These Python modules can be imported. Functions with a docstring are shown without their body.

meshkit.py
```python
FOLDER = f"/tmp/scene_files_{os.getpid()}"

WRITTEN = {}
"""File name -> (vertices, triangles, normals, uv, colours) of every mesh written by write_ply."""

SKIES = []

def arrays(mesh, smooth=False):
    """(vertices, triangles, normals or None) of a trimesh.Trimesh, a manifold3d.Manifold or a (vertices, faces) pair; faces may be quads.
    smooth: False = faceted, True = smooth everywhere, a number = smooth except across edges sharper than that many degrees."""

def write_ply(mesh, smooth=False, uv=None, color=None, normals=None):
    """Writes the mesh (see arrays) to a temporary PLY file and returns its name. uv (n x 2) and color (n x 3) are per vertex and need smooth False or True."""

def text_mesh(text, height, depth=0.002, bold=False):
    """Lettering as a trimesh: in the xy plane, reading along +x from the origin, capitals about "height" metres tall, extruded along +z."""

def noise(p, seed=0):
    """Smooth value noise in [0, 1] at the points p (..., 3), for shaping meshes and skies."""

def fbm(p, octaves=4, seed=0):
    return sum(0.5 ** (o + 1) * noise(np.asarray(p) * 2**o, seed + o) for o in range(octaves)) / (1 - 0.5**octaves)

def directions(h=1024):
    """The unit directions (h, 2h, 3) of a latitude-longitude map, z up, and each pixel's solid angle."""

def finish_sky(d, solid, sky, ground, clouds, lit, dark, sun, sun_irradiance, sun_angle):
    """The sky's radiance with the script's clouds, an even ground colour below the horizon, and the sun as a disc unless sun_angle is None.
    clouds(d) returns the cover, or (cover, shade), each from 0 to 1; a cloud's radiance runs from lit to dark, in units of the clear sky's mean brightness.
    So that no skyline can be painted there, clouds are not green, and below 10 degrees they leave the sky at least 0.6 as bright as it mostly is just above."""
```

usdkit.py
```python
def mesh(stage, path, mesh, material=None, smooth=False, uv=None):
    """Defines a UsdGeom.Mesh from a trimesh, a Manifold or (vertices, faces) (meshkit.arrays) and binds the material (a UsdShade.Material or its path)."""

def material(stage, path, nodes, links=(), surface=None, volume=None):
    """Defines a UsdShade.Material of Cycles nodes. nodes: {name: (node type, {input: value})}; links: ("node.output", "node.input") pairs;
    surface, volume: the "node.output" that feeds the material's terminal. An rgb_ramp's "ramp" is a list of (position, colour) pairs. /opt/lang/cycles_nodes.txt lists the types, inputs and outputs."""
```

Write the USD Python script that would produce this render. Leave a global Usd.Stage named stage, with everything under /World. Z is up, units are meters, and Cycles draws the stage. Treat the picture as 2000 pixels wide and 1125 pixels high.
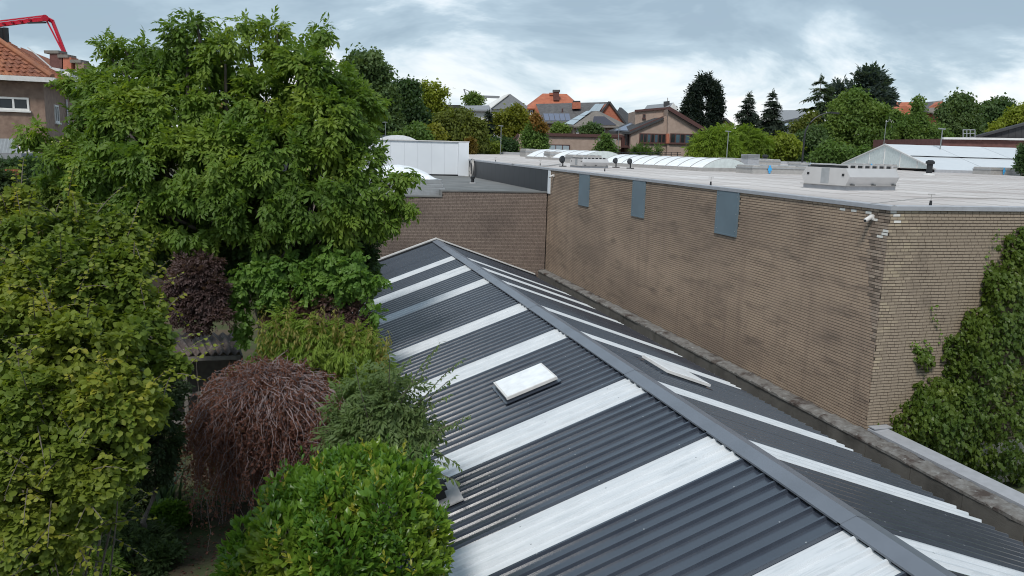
import math, random
import numpy as np, trimesh, usdkit, meshkit
from pxr import Usd, UsdGeom, UsdLux, UsdShade, Sdf, Gf, Vt
stage = Usd.Stage.CreateInMemory()
UsdGeom.SetStageUpAxis(stage, 'Z'); UsdGeom.SetStageMetersPerUnit(stage, 1.0)
UsdGeom.Xform.Define(stage, '/World'); UsdGeom.Scope.Define(stage, '/World/Looks')
# ---------------------------------------------------------------- camera (a drone 7.6 m above the garden; x = across the roof, y = along its ridge)
FOC, PITCH, ROLL, HEAD, H = 1544.8, .1786, .0294, .2819, 7.6
RX = np.array([math.cos(HEAD), -math.sin(HEAD), 0.]); FY = np.array([math.sin(HEAD), math.cos(HEAD), 0.]); UZ = np.array([0, 0, 1.])
U0 = FY*math.sin(PITCH)+UZ*math.cos(PITCH); FD = FY*math.cos(PITCH)-UZ*math.sin(PITCH)
CR = math.cos(ROLL)*RX+math.sin(ROLL)*U0; CU = -math.sin(ROLL)*RX+math.cos(ROLL)*U0
CAM = np.array([0, 0, H])
cam = UsdGeom.Camera.Define(stage, '/World/camera')
cam.CreateHorizontalApertureAttr(36.0); cam.CreateVerticalApertureAttr(20.25); cam.CreateFocalLengthAttr(36*FOC/2000)
cam.CreateClippingRangeAttr(Gf.Vec2f(.1, 20000))
cam.AddTransformOp().Set(Gf.Matrix4d(*CR, 0, *CU, 0, *(-FD), 0, *CAM, 1))
cam.CreateExposureAttr(EXPOSURE := 0.85)
# ---------------------------------------------------------------- sky and veiled sun
SUN_AZ, SUN_EL = math.radians(-148), math.radians(52)     # direction towards the sun: high over the viewer's left shoulder
SD = np.array([math.cos(SUN_EL)*math.sin(SUN_AZ), math.cos(SUN_EL)*math.cos(SUN_AZ), math.sin(SUN_EL)])
sun = UsdLux.DistantLight.Define(stage, '/World/sun')
sun.CreateIntensityAttr(0.4); sun.CreateAngleAttr(12.0); sun.CreateColorAttr(Gf.Vec3f(1, .96, .9)); sun.CreateNormalizeAttr(True)
zx = SD; xx = np.cross([0, 0, 1], zx); xx /= np.linalg.norm(xx); yx = np.cross(zx, xx)
sun.AddTransformOp().Set(Gf.Matrix4d(*xx, 0, *yx, 0, *zx, 0, 0, 0, 0, 1))
CL = 8.0
usdkit.material(stage, '/World/Looks/sky', {
    'tc': ('texture_coordinate', {}),
    'sep': ('separate_xyz', {}),
    'zc': ('math', {'math_type': 'maximum', 'value2': 0.0}),
    'za': ('math', {'math_type': 'add', 'value2': .30}),
    'dx': ('math', {'math_type': 'divide'}), 'dy': ('math', {'math_type': 'divide'}),
    'cmb': ('combine_xyz', {'z': 9.4}),
    'n1': ('noise_texture', {'scale': 1.55, 'detail': 9.0, 'roughness': .585, 'distortion': .5}),
    'n2': ('noise_texture', {'scale': .7, 'detail': 2.0, 'roughness': .45}),
    'mx': ('mix_float', {'fac': .38}),
    'hz': ('map_range', {'from_min': 0.0, 'from_max': .16, 'to_min': .05, 'to_max': -.06, 'clamp': True}),
    'ad': ('math', {'math_type': 'add'}),
    'rp': ('rgb_ramp', {'ramp': [(0, (.235*CL, .305*CL, .37*CL)), (.42, (.255*CL, .335*CL, .405*CL)), (.485, (.335*CL, .425*CL, .495*CL)), (.525, (.49*CL, .57*CL, .625*CL)), (.56, (.64*CL, .68*CL, .71*CL)), (.60, (.72*CL, .73*CL, .745*CL)), (.68, (.88*CL, .88*CL, .88*CL)), (1, (.95*CL, .95*CL, .95*CL))]}),
    'sky': ('sky_texture', {'sky_type': 'single_scattering', 'sun_disc': False, 'sun_elevation': SUN_EL, 'sun_rotation': SUN_AZ}),
    'mix': ('mix_color', {'fac': .93, 'use_clamp': False}),
    'bg': ('background_shader', {'strength': .1})},
    [('tc.generated', 'sep.vector'), ('sep.z', 'zc.value1'), ('zc.value', 'za.value1'), ('sep.x', 'dx.value1'), ('za.value', 'dx.value2'), ('sep.y', 'dy.value1'), ('za.value', 'dy.value2'),
     ('dx.value', 'cmb.x'), ('dy.value', 'cmb.y'), ('cmb.vector', 'n1.vector'), ('cmb.vector', 'n2.vector'), ('n1.fac', 'mx.a'), ('n2.fac', 'mx.b'), ('zc.value', 'hz.value'),
     ('mx.result', 'ad.value1'), ('hz.result', 'ad.value2'), ('ad.value', 'rp.fac'), ('sky.color', 'mix.a'), ('rp.color', 'mix.b'), ('mix.result', 'bg.color')], surface='bg.background')
dome = UsdLux.DomeLight.Define(stage, '/World/sky')
UsdShade.MaterialBindingAPI.Apply(dome.GetPrim()).Bind(UsdShade.Material.Get(stage, '/World/Looks/sky'))
dome.GetPrim().SetCustomDataByKey('kind', 'structure'); dome.GetPrim().SetCustomDataByKey('label', 'grey blue overcast sky with bright white cloud gaps'); dome.GetPrim().SetCustomDataByKey('category', 'sky')

# ---------------------------------------------------------------- helpers
def ray(px, py): return FD+CR*((px-1000)/FOC)-CU*((py-562.5)/FOC)
def at(px, py, d): r = ray(px, py); return CAM+r*(d/(r@FY))          # a point at d metres ahead
def onz(px, py, z): r = ray(px, py); return CAM+r*((z-H)/r[2])
def ony(px, py, t): r = ray(px, py); return CAM+r*(t/r[1])
def onx(px, py, n): r = ray(px, py); return CAM+r*(n/r[0])
taken = {}
def numbered(parent, name):
    k = taken.get((parent, name), 0); taken[(parent, name)] = k+1
    return f'{parent}/{name}' if k == 0 else f'{parent}/{name}_{k:03d}'
def tag(p, label=None, cat=None, group=None, kind=None):
    p = p.GetPrim() if hasattr(p, 'GetPrim') else p
    for k, v in (('label', label), ('category', cat), ('group', group), ('kind', kind)):
        if v: p.SetCustomDataByKey(k, v)
    return p
def thing(name, label, cat, group=None, loc=(0, 0, 0), rz=0.):
    path = numbered('/World', name); x = UsdGeom.Xform.Define(stage, path)
    x.AddTranslateOp().Set(Gf.Vec3d(*map(float, loc)))
    if rz: x.AddRotateZOp().Set(math.degrees(rz))
    tag(x, label, cat, group); return path
def copyof(src, name, label, cat, group, loc, rz=0., scale=None):
    path = numbered('/World', name); x = UsdGeom.Xform.Define(stage, path)
    x.AddTranslateOp().Set(Gf.Vec3d(*map(float, loc))); x.AddRotateZOp().Set(math.degrees(rz))
    if scale: x.AddScaleOp().Set(Gf.Vec3f(*scale))
    x.GetPrim().GetReferences().AddInternalReference(src+'_proto' if stage.GetPrimAtPath(src+'_proto') else src); x.GetPrim().SetInstanceable(True)
    tag(x, label, cat, group); return path
def put(parent, name, mesh, mat, label=None, smooth=False, kind=None, cat=None, group=None):
    if hasattr(mesh, 'arr'): mesh = mesh.arr()
    path = numbered(parent or '/World', name)
    m = usdkit.mesh(stage, path, mesh, '/World/Looks/'+mat, smooth=smooth)
    tag(m, label, cat, group, kind); return path
class MB:
    def __init__(s): s.v, s.f, s.n = [], [], 0
    def add(s, v, f):
        v = np.asarray(v, float); f = np.asarray(f, int)
        if f.shape[1] == 4: f = np.vstack([f[:, [0, 1, 2]], f[:, [0, 2, 3]]])
        s.v.append(v); s.f.append(f+s.n); s.n += len(v); return s
    def arr(s): return np.vstack(s.v), np.vstack(s.f)
    def box(s, lo, hi):
        x0, y0, z0 = lo; x1, y1, z1 = hi
        v = [(x0, y0, z0), (x1, y0, z0), (x1, y1, z0), (x0, y1, z0), (x0, y0, z1), (x1, y0, z1), (x1, y1, z1), (x0, y1, z1)]
        return s.add(v, [(0, 3, 2, 1), (4, 5, 6, 7), (0, 1, 5, 4), (1, 2, 6, 5), (2, 3, 7, 6), (3, 0, 4, 7)])
    def rbox(s, lo, hi, b=.02):                       # a box with chamfered vertical and top edges
        x0, y0, z0 = lo; x1, y1, z1 = hi
        ring = lambda d, z: [(x0+d, y0, z), (x1-d, y0, z), (x1, y0+d, z), (x1, y1-d, z), (x1-d, y1, z), (x0+d, y1, z), (x0, y1-d, z), (x0, y0+d, z)]
        top = [(x0+b+(.7*b if i in (0,7,6,5) else 0)*0, 0, 0) for i in range(0)]
        r0, r1 = ring(b, z0), ring(b, z1-b); c = np.array([(x0+x1)/2, (y0+y1)/2, z1])
        r2 = [tuple(np.array([p[0]+np.sign(c[0]-p[0])*b, p[1]+np.sign(c[1]-p[1])*b, z1])) for p in r1]
        v = r0+r1+r2; f = []
        for k in range(8):
            j = (k+1) % 8; f += [(k, j, 8+j, 8+k), (8+k, 8+j, 16+j, 16+k)]
        s.add(v, f); n = s.n-24
        s.f.append(np.array([(16, 16+k, 17+k) for k in range(1, 7)])+n); s.f.append(np.array([(0, k+1, k) for k in range(1, 7)])+n); return s
    def bar(s, a, b, w, h=None, up=(0, 0, 1)):        # a square bar from a to b
        a, b = np.asarray(a, float), np.asarray(b, float); t = b-a; t /= np.linalg.norm(t)+1e-9; h = w if h is None else h
        u = np.asarray(up, float); u = u if abs(u@t) < .95 else np.array([1., 0, 0]); x = np.cross(t, u); x /= np.linalg.norm(x); y = np.cross(x, t)
        c = [(-1, -1), (1, -1), (1, 1), (-1, 1)]
        v = [p+x*i*w/2+y*j*h/2 for p in (a, b) for i, j in c]
        return s.add(v, [(0, 3, 2, 1), (4, 5, 6, 7), (0, 1, 5, 4), (1, 2, 6, 5), (2, 3, 7, 6), (3, 0, 4, 7)])
    def tube(s, pts, rad, sides=6, cap=True):
        p = np.asarray(pts, float); rad = np.broadcast_to(rad, (len(p),))
        t = np.gradient(p, axis=0); t /= np.linalg.norm(t, axis=1, keepdims=True)+1e-12
        a = np.cross(t, np.where(np.abs(t[:, 2:]) < .9, [0, 0, 1.], [1., 0, 0])); a /= np.linalg.norm(a, axis=1, keepdims=True)+1e-12
        b = np.cross(t, a); g = np.arange(sides)*2*np.pi/sides
        v = p[:, None]+rad[:, None, None]*(np.cos(g)[None, :, None]*a[:, None]+np.sin(g)[None, :, None]*b[:, None])
        i, j = np.meshgrid(np.arange(len(p)-1), np.arange(sides), indexing='ij')
        q = np.stack([i*sides+j, i*sides+(j+1) % sides, (i+1)*sides+(j+1) % sides, (i+1)*sides+j], -1).reshape(-1, 4)
        s.add(v.reshape(-1, 3), q)
        if cap:
            n0 = s.n-len(p)*sides; e = len(p)*sides-sides
            s.f.append(np.array([(0, k, k+1) for k in range(1, sides-1)]+[(e, e+k+1, e+k) for k in range(1, sides-1)])[:, ::-1]+n0)
        return s
    def poly(s, pts, ext):                            # planar polygon pts extruded by vector ext (earcut in its own plane)
        from shapely.geometry import Polygon
        P = np.asarray(pts, float); n = np.zeros(3)
        for i in range(len(P)): n += np.cross(P[i], P[(i+1) % len(P)])
        n /= np.linalg.norm(n); u = P[1]-P[0]; u /= np.linalg.norm(u); w = np.cross(n, u)
        q = np.stack([(P-P[0])@u, (P-P[0])@w], 1)
        v2, f = trimesh.creation.triangulate_polygon(Polygon(q), engine='earcut')
        k = [int(np.argmin(np.linalg.norm(q-x, axis=1))) for x in v2]; f = np.asarray(k)[f]
        m = len(P); ext = np.asarray(ext, float); V = np.vstack([P, P+ext]); F = list(map(tuple, f))+[(a+m, c+m, b+m) for a, b, c in f]
        for i in range(m): j = (i+1) % m; F += [(i, i+m, j+m), (i, j+m, j)]
        return s.add(V, F)
    def lathe(s, prof, c=(0, 0, 0), n=16):            # prof: (radius, z)
        g = np.arange(n)*2*np.pi/n; v = [(c[0]+r*math.cos(a), c[1]+r*math.sin(a), c[2]+z) for r, z in prof for a in g]; f = []
        for i in range(len(prof)-1):
            for j in range(n): f.append((i*n+j, i*n+(j+1) % n, (i+1)*n+(j+1) % n, (i+1)*n+j))
        return s.add(v, f)
def xf(mesh, loc=(0, 0, 0), rz=0.):
    v, f = mesh.arr() if hasattr(mesh, 'arr') else mesh
    c, s_ = math.cos(rz), math.sin(rz); R = np.array([[c, -s_, 0], [s_, c, 0], [0, 0, 1]])
    return v@R.T+np.asarray(loc), f
# ---------------------------------------------------------------- materials
def mat(name, ramp, scale=3.0, detail=4.0, island=0.0, rough=.6, bump=0., bscale=40., metallic=0., spec=.5, stretch=(1, 1, 1), dirt=None, translucent=0., tcolor=None, coat=0., rvar=0., obj=False, rough_noise=.55):
    """ramp over noise mixed with a per-piece random (island = its share); dirt = (colour, scale, low, high) stains; bump = relief."""
    nd = {'g': ('geometry', {}), 'o': ('object_info', {}), 'mp': ('mapping', {'mapping_type': 'point', 'scale': stretch}),
          'n': ('noise_texture', {'scale': scale, 'detail': detail, 'roughness': rough_noise}),
          'c': ('map_range', {'from_min': .25, 'from_max': .75, 'to_min': 0., 'to_max': 1., 'clamp': True}),
          'ra': ('math', {'math_type': 'add'}), 'fr': ('math', {'math_type': 'fraction'}), 'm': ('mix_float', {'fac': island}),
          'r': ('rgb_ramp', {'ramp': ramp}), 'p': ('principled_bsdf', {'roughness': rough, 'metallic': metallic, 'specular_ior_level': spec, 'coat_weight': coat, 'coat_roughness': .17})}
    lk = [('g.position', 'mp.vector'), ('mp.vector', 'n.vector'), ('n.fac', 'c.value'), ('o.random', 'ra.value2'), ('ra.value', 'fr.value1'),
          ('c.result', 'm.a'), ('fr.value', 'm.b'), ('m.result', 'r.fac')]
    if not obj: lk.append(('g.random_per_island', 'ra.value1'))
    else: nd['ra'][1]['value1'] = 0.
    col = 'r.color'
    if dirt:
        for i, (dc, ds, lo, hi, *st) in enumerate(dirt):
            nd |= {f'dm{i}': ('mapping', {'mapping_type': 'point', 'scale': st[0] if st else (1, 1, 1), 'location': (3.1*i, 1.7*i, .3)}), f'dn{i}': ('noise_texture', {'scale': ds, 'detail': 5.0, 'roughness': .62}),
                   f'dr{i}': ('map_range', {'from_min': lo, 'from_max': hi, 'to_min': 0., 'to_max': 1., 'clamp': True}), f'dx{i}': ('mix_color', {'b': dc})}
            lk += [('g.position', f'dm{i}.vector'), (f'dm{i}.vector', f'dn{i}.vector'), (f'dn{i}.fac', f'dr{i}.value'), (f'dr{i}.result', f'dx{i}.fac'), (col, f'dx{i}.a')]; col = f'dx{i}.result'
    lk.append((col, 'p.base_color'))
    if rvar:
        nd['rv'] = ('map_range', {'from_min': .3, 'from_max': .7, 'to_min': rough-rvar, 'to_max': rough+rvar}); lk += [('n.fac', 'rv.value'), ('rv.result', 'p.roughness')]
    if bump:
        nd |= {'bn': ('noise_texture', {'scale': bscale, 'detail': 3.0}), 'b': ('bump', {'strength': bump, 'distance': .02})}
        lk += [('mp.vector', 'bn.vector'), ('bn.fac', 'b.height'), ('b.normal', 'p.normal')]
    out = 'p.BSDF'
    if translucent:
        nd |= {'t': ('translucent_bsdf', {}), 'x': ('mix_closure', {'fac': translucent}), 'tm': ('mix_color', {'blend_type': 'multiply', 'fac': 1.0, 'b': tcolor or (1.6, 1.5, .7), 'use_clamp': False})}
        lk += [(col, 'tm.a'), ('tm.result', 't.color'), ('p.BSDF', 'x.closure1'), ('t.BSDF', 'x.closure2')]; out = 'x.closure'
    return usdkit.material(stage, '/World/Looks/'+name, nd, lk, surface=out)
def plain(name, c, rough=.5, metallic=0., spec=.5, var=.12, scale=5.):
    return mat(name, [(0, tuple(x*(1-var) for x in c)), (1, tuple(min(1, x*(1+var)) for x in c))], scale=scale, rough=rough, metallic=metallic, spec=spec)
BR = [(0, (0.127, 0.092, 0.067)), (0.2, (0.268, 0.195, 0.143)), (0.5, (0.37, 0.276, 0.202)), (0.8, (0.426, 0.319, 0.234)), (1, (0.557, 0.425, 0.295))]
mat('brick_front', [(0, (0.156, 0.123, 0.095)), (.2, (0.291, 0.232, 0.176)), (.5, (0.374, 0.303, 0.230)), (.8, (0.437, 0.358, 0.262)), (1, (0.499, 0.411, 0.280))], scale=9, island=.75, rough=.85, bump=.5, bscale=90,
    dirt=[((.12, .095, .075), .5, .58, .8)])
mat('brick_side', BR, scale=14, island=.7, rough=.9, bump=.6, bscale=90, dirt=[((0.225, 0.169, 0.130), .30, .44, .70, (1, .30, 1.3)), ((0.386, 0.296, 0.222), .4, .56, .78, (1, .5, 1.4)), ((0.193, 0.145, 0.112), 1.6, .52, .74, (1, .5, 1.9)), ((0.264, 0.196, 0.149), 1.1, .50, .74, (1, 1.5, .16)), ((0.148, 0.108, 0.083), .5, .62, .78, (1, .25, 2.6))])
mat('brick_annex', [(0, (0.181, 0.137, 0.118)), (.5, (0.302, 0.240, 0.200)), (1, (0.411, 0.338, 0.269))], scale=8, island=.6, rough=.9, dirt=[((0.109, 0.085, 0.076), .3, .5, .75)])
for nm, R0, nz in (('brick_front', [(.31, .25, .188), (.345, .277, .208), (.375, .305, .23), (.40, .325, .24), (.42, .345, .248), (.345, .28, .21)], 9), ('brick_side', [(.17, .13, .10), (.275, .21, .163), (.335, .262, .203), (.35, .275, .215), (.385, .303, .235), (.30, .23, .18)], 14)):
    for i, c in enumerate(R0): mat(f'{nm}_{i}', [(0, tuple(.85*x for x in c)), (1, tuple(1.12*x for x in c))], scale=nz, rough=.87, bump=.5, bscale=90)
mat('brick_white', [(0, (.62, .60, .56)), (1, (.78, .76, .72))], scale=20, rough=.7)
mat('mortar_dark', [(0, (.035, .027, .022)), (1, (.075, .058, .045))], scale=4, rough=.95)
usdkit.material(stage, '/World/Looks/mortar_side', {'g': ('geometry', {}), 's': ('separate_xyz', {}), 'z': ('map_range', {'from_min': 3.0, 'from_max': 3.3, 'to_min': 0., 'to_max': .75, 'clamp': True}),
    'n': ('noise_texture', {'scale': 1.1, 'detail': 5.0}), 'nr': ('map_range', {'from_min': .42, 'from_max': .6, 'to_min': .1, 'to_max': 1., 'clamp': True}), 'mu': ('math', {'math_type': 'multiply'}),
    'x': ('mix_color', {'a': (.045, .034, .027), 'b': (.175, .135, .105)}), 'p': ('principled_bsdf', {'roughness': .95})},
    [('g.position', 's.vector'), ('g.position', 'n.vector'), ('s.z', 'z.value'), ('n.fac', 'nr.value'), ('z.result', 'mu.value1'), ('nr.result', 'mu.value2'), ('mu.value', 'x.fac'), ('x.result', 'p.base_color')], surface='p.BSDF')
mat('sheet_dark', [(0, (.030, .037, .053)), (1, (.043, .052, .071))], scale=1.2, rough=.26, spec=1.0, coat=.75, dirt=[((.11, .11, .115), 9, .75, .80), ((.034, .040, .054), .8, .5, .8, (.4, 2, 1))], rvar=.05, obj=True)
mat('sheet_white', [(0, (0.562, 0.593, 0.623)), (1, (0.638, 0.662, 0.686))], scale=2.0, island=.3, rough=.4, spec=.5, dirt=[((0.441, 0.477, 0.506), 5, .50, .8, (.3, 6, 1))], obj=True)
plain('cap_metal', (0.142, 0.159, 0.189), .36, spec=.6, scale=1.5)
plain('foam_dark', (.012, .013, .016), .9)
plain('white_trim', (.62, .61, .60), .5)
plain('grey_coping', (.34, .35, .375), .45)
plain('zinc', (.42, .43, .44), .42, .6)
plain('lead', (.40, .39, .39), .6)
mat('membrane', [(0, (0.422, 0.391, 0.378)), (.5, (0.513, 0.482, 0.467)), (1, (0.584, 0.557, 0.544))], scale=.35, detail=6, stretch=(1, .25, 1), rough=.85, spec=.15, dirt=[((0.323, 0.274, 0.256), .45, .52, .72, (.35, 1.6, 1)), ((0.665, 0.647, 0.638), .8, .56, .75, (.25, 1.3, 1))])
plain('membrane_seam', (.42, .395, .385), .85, spec=.15)
mat('bitumen', [(0, (.11, .115, .115)), (1, (.19, .195, .195))], scale=.6, rough=.9, dirt=[((.26, .25, .24), .35, .55, .8)], bump=.2)
plain('dark_cladding', (.028, .031, .036), .5)
mat('white_panel', [(0, (.66, .69, .73)), (1, (.73, .76, .80))], scale=.5, rough=.45)
plain('plate_blue', (.135, .185, .22), .4, spec=.4, scale=1.2)
mat('steel', [(0, (.50, .485, .48)), (1, (.60, .585, .58))], scale=1.2, rough=.42, metallic=.3, rvar=.05)
plain('steel_matt', (.40, .385, .37), .55, .3)
plain('black_plastic', (.014, .015, .017), .5)
plain('dome_white', (.80, .82, .84), .35)
plain('dome_end', (.62, .67, .66), .4)
plain('strap_blue', (.05, .36, .72), .5)
mat('concrete', [(0, (0.073, 0.068, 0.061)), (1, (0.133, 0.126, 0.114))], scale=1.5, rough=.9, bump=.3, dirt=[((0.042, 0.040, 0.036), .9, .52, .72)])
mat('gutter_floor', [(0, (0.104, 0.090, 0.076)), (1, (0.175, 0.159, 0.137))], scale=1.0, rough=.9, dirt=[((0.077, 0.080, 0.076), .8, .5, .75)])
mat('mossy', [(0, (0.100, 0.090, 0.081)), (.5, (0.157, 0.149, 0.140)), (1, (0.228, 0.226, 0.221))], scale=7, detail=6, rough=.95, bump=.6, bscale=22, dirt=[((0.054, 0.040, 0.034), 1.6, .5, .62), ((0.286, 0.290, 0.281), 6, .62, .72)])
mat('plaster_white', [(0, (.45, .44, .42)), (1, (.62, .61, .59))], scale=1, rough=.9, dirt=[((.25, .22, .18), 1.2, .58, .75)])
def glassy(name, c, g=.5):
    usdkit.material(stage, '/World/Looks/'+name, {'p': ('principled_bsdf', {'base_color': c, 'roughness': .08, 'specular_ior_level': g})}, [], surface='p.BSDF')
glassy('pane_dark', (.02, .023, .026)); glassy('pane_blue', (.06, .10, .13)); glassy('solar', (.13, .15, .21), .8); glassy('solar_dark', (.045, .042, .055), .4); glassy('pane_light', (.30, .36, .40), .6)
# ================================================================ large structure
BASE = {}
SOFT = {'foliage', 'crown', 'leaf', 'shoot', 'spray', 'yellow_tip', 'ground_cover', 'fallen_leaves', 'far_woodland', 'roof_tile', 'roof_tiles', 'reddish_foliage', 'walnut', 'stem', 'trunk', 'twig', 'ground'}
def flat(v, f):                                       # hard edges: corners are shared only by triangles of one plane
    v = np.asarray(v, float); f = np.asarray(f, int); f = np.vstack([f[:, [0, 1, 2]], f[:, [0, 2, 3]]]) if f.shape[1] == 4 else f; n = np.cross(v[f[:, 1]]-v[f[:, 0]], v[f[:, 2]]-v[f[:, 0]]); n = np.round(n/(np.linalg.norm(n, axis=1, keepdims=True)+1e-12)*200).astype(int)
    key = np.concatenate([f.reshape(-1, 1), np.repeat(n, 3, 0)], 1); u, inv = np.unique(key, axis=0, return_inverse=True)
    return v[u[:, 0]], inv.reshape(-1, 3)
_thing, _put = thing, put
def thing(name, label, cat, group=None, loc=(0, 0, 0), rz=0.):
    p = _thing(name, label, cat, group, loc, rz); BASE[p] = (np.asarray(loc, float), rz); return p
def put(parent, name, mesh, mat, label=None, smooth=False, kind=None, cat=None, group=None, local=False):
    v, f = mesh.arr() if hasattr(mesh, 'arr') else (mesh if isinstance(mesh, tuple) else (np.array(mesh.vertices), np.array(mesh.faces)))
    if not smooth and name not in SOFT: v, f = flat(v, f)
    if parent and not local:
        loc, rz = BASE['/'.join(parent.split('/')[:3])]
        v = np.asarray(v, float)-loc
        if rz: c, s_ = math.cos(-rz), math.sin(-rz); v = v@np.array([[c, -s_, 0], [s_, c, 0], [0, 0, 1]]).T
    return _put(parent, name, (v, f), mat, label, smooth, kind, cat, group)
G = MB(); n_ = 60; gx = np.linspace(-1, 1, n_); gx = np.sign(gx)*np.abs(gx)**3*4000
vx, vy = np.meshgrid(gx, gx+60, indexing='ij')
vz = np.clip((np.hypot(vx, vy-20)-400)/3600, 0, 1)*6
gi = np.arange(n_*n_).reshape(n_, n_)
G.add(np.stack([vx, vy, vz], -1).reshape(-1, 3), np.stack([gi[:-1, :-1], gi[1:, :-1], gi[1:, 1:], gi[:-1, 1:]], -1).reshape(-1, 4))
mat('soil', [(0, (.045, .032, .022)), (.5, (.075, .058, .035)), (1, (.10, .082, .045))], scale=1.3, detail=8, rough=1., bump=.8, bscale=25, dirt=[((.045, .065, .018), .8, .45, .6), ((.16, .10, .06), 9, .62, .7)])
put(None, 'ground', G, 'soil', 'brown mossy garden soil spreading under the shrubs', kind='structure')

# ---- low building with the dark corrugated metal roof
ZR, SL, XL, XR = 3.474, .3616, 6.005, 6.305
Y0, Y1, XE0, XE1 = -2.03, 32.97, 1.35, 10.56
roofz = lambda x: ZR-SL*(XL-x) if x < 6.155 else ZR-SL*(x-XR)          # height of the rib tops
bld = thing('metal_roof_building', 'long low building under a dark corrugated metal roof with white translucent strips', 'building', loc=(6.2, 15.5, 0))
put(bld, 'wall', MB().poly([(1.75, Y0+.2, 0), (10.3, Y0+.2, 0), (10.3, Y0+.2, roofz(10.3)-.08), (6.155, Y0+.2, roofz(6.15)-.08), (1.75, Y0+.2, roofz(1.75)-.08)], (0, 34.7, 0)), 'concrete')
def sheet(side, ya, yb, lift=0.):
    prof = []
    for k in range(int(math.floor((ya+.03)/.25))-1, int(yb/.25)+3):
        c = k*.25-.03
        prof += [(c-.027, 0), (c-.015, .048), (c+.015, .048), (c+.027, 0)]
    prof = [(y, h) for y, h in prof]; ys = np.array([p[0] for p in prof]); hs = np.array([p[1] for p in prof])
    yy = np.concatenate([[ya], ys[(ys > ya) & (ys < yb)], [yb]]); hh = np.interp(yy, ys, hs)+lift
    xs = np.linspace(XE0, 6.10, 7) if side < 0 else np.linspace(6.21, XE1, 7)
    v = np.array([(x, y, roofz(x)-.038+h) for x in xs for y, h in zip(yy, hh)]); m = len(yy)
    i, j = np.meshgrid(np.arange(len(xs)-1), np.arange(m-1), indexing='ij')
    top = np.stack([i*m+j, (i+1)*m+j, (i+1)*m+j+1, i*m+j+1], -1).reshape(-1, 4)
    return v, np.vstack([top[:, [0, 1, 2]], top[:, [0, 2, 3]]])
bounds = [Y0+k for k in range(27)]+[24.97, 25.52, 26.52, 27.02, 27.97, 28.97, 29.97, 30.97, 31.97, 32.97]
bounds = sorted(set(round(b, 2) for b in bounds if b <= 23.98))+[24.75, 25.52, 26.52, 27.25, 27.97, 28.97, 29.97, 30.97, 31.97, 32.97]
WH = (2.97, 5.97, 8.97, 11.97, 15.97, 18.97, 22.97, 25.52, 27.97)
isw = lambda y: any(abs(y-w) < .02 for w in WH)
for side in (-1, 1):
    for i, (a, b) in enumerate(zip(bounds[:-1], bounds[1:])):
        if isw(a): put(bld, 'translucent_sheet', sheet(side, a+.034, b-.034, .0), 'sheet_white')
        else: put(bld, 'roof_sheet', sheet(side, a-(.038 if i and isw(bounds[i-1]) else 0), b+(.038 if isw(b) else .0), .0015*(i % 2)), 'sheet_dark')
fm = MB()
for s, xa in ((-1, 5.99), (1, 6.32)): fm.poly([(xa, Y0, roofz(xa)-.045), (xa, Y1, roofz(xa)-.045), (xa, Y1, roofz(xa)+.012), (xa, Y0, roofz(xa)+.012)], (s*-.03, 0, 0))
put(bld, 'ridge_filler', fm, 'foam_dark')
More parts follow.
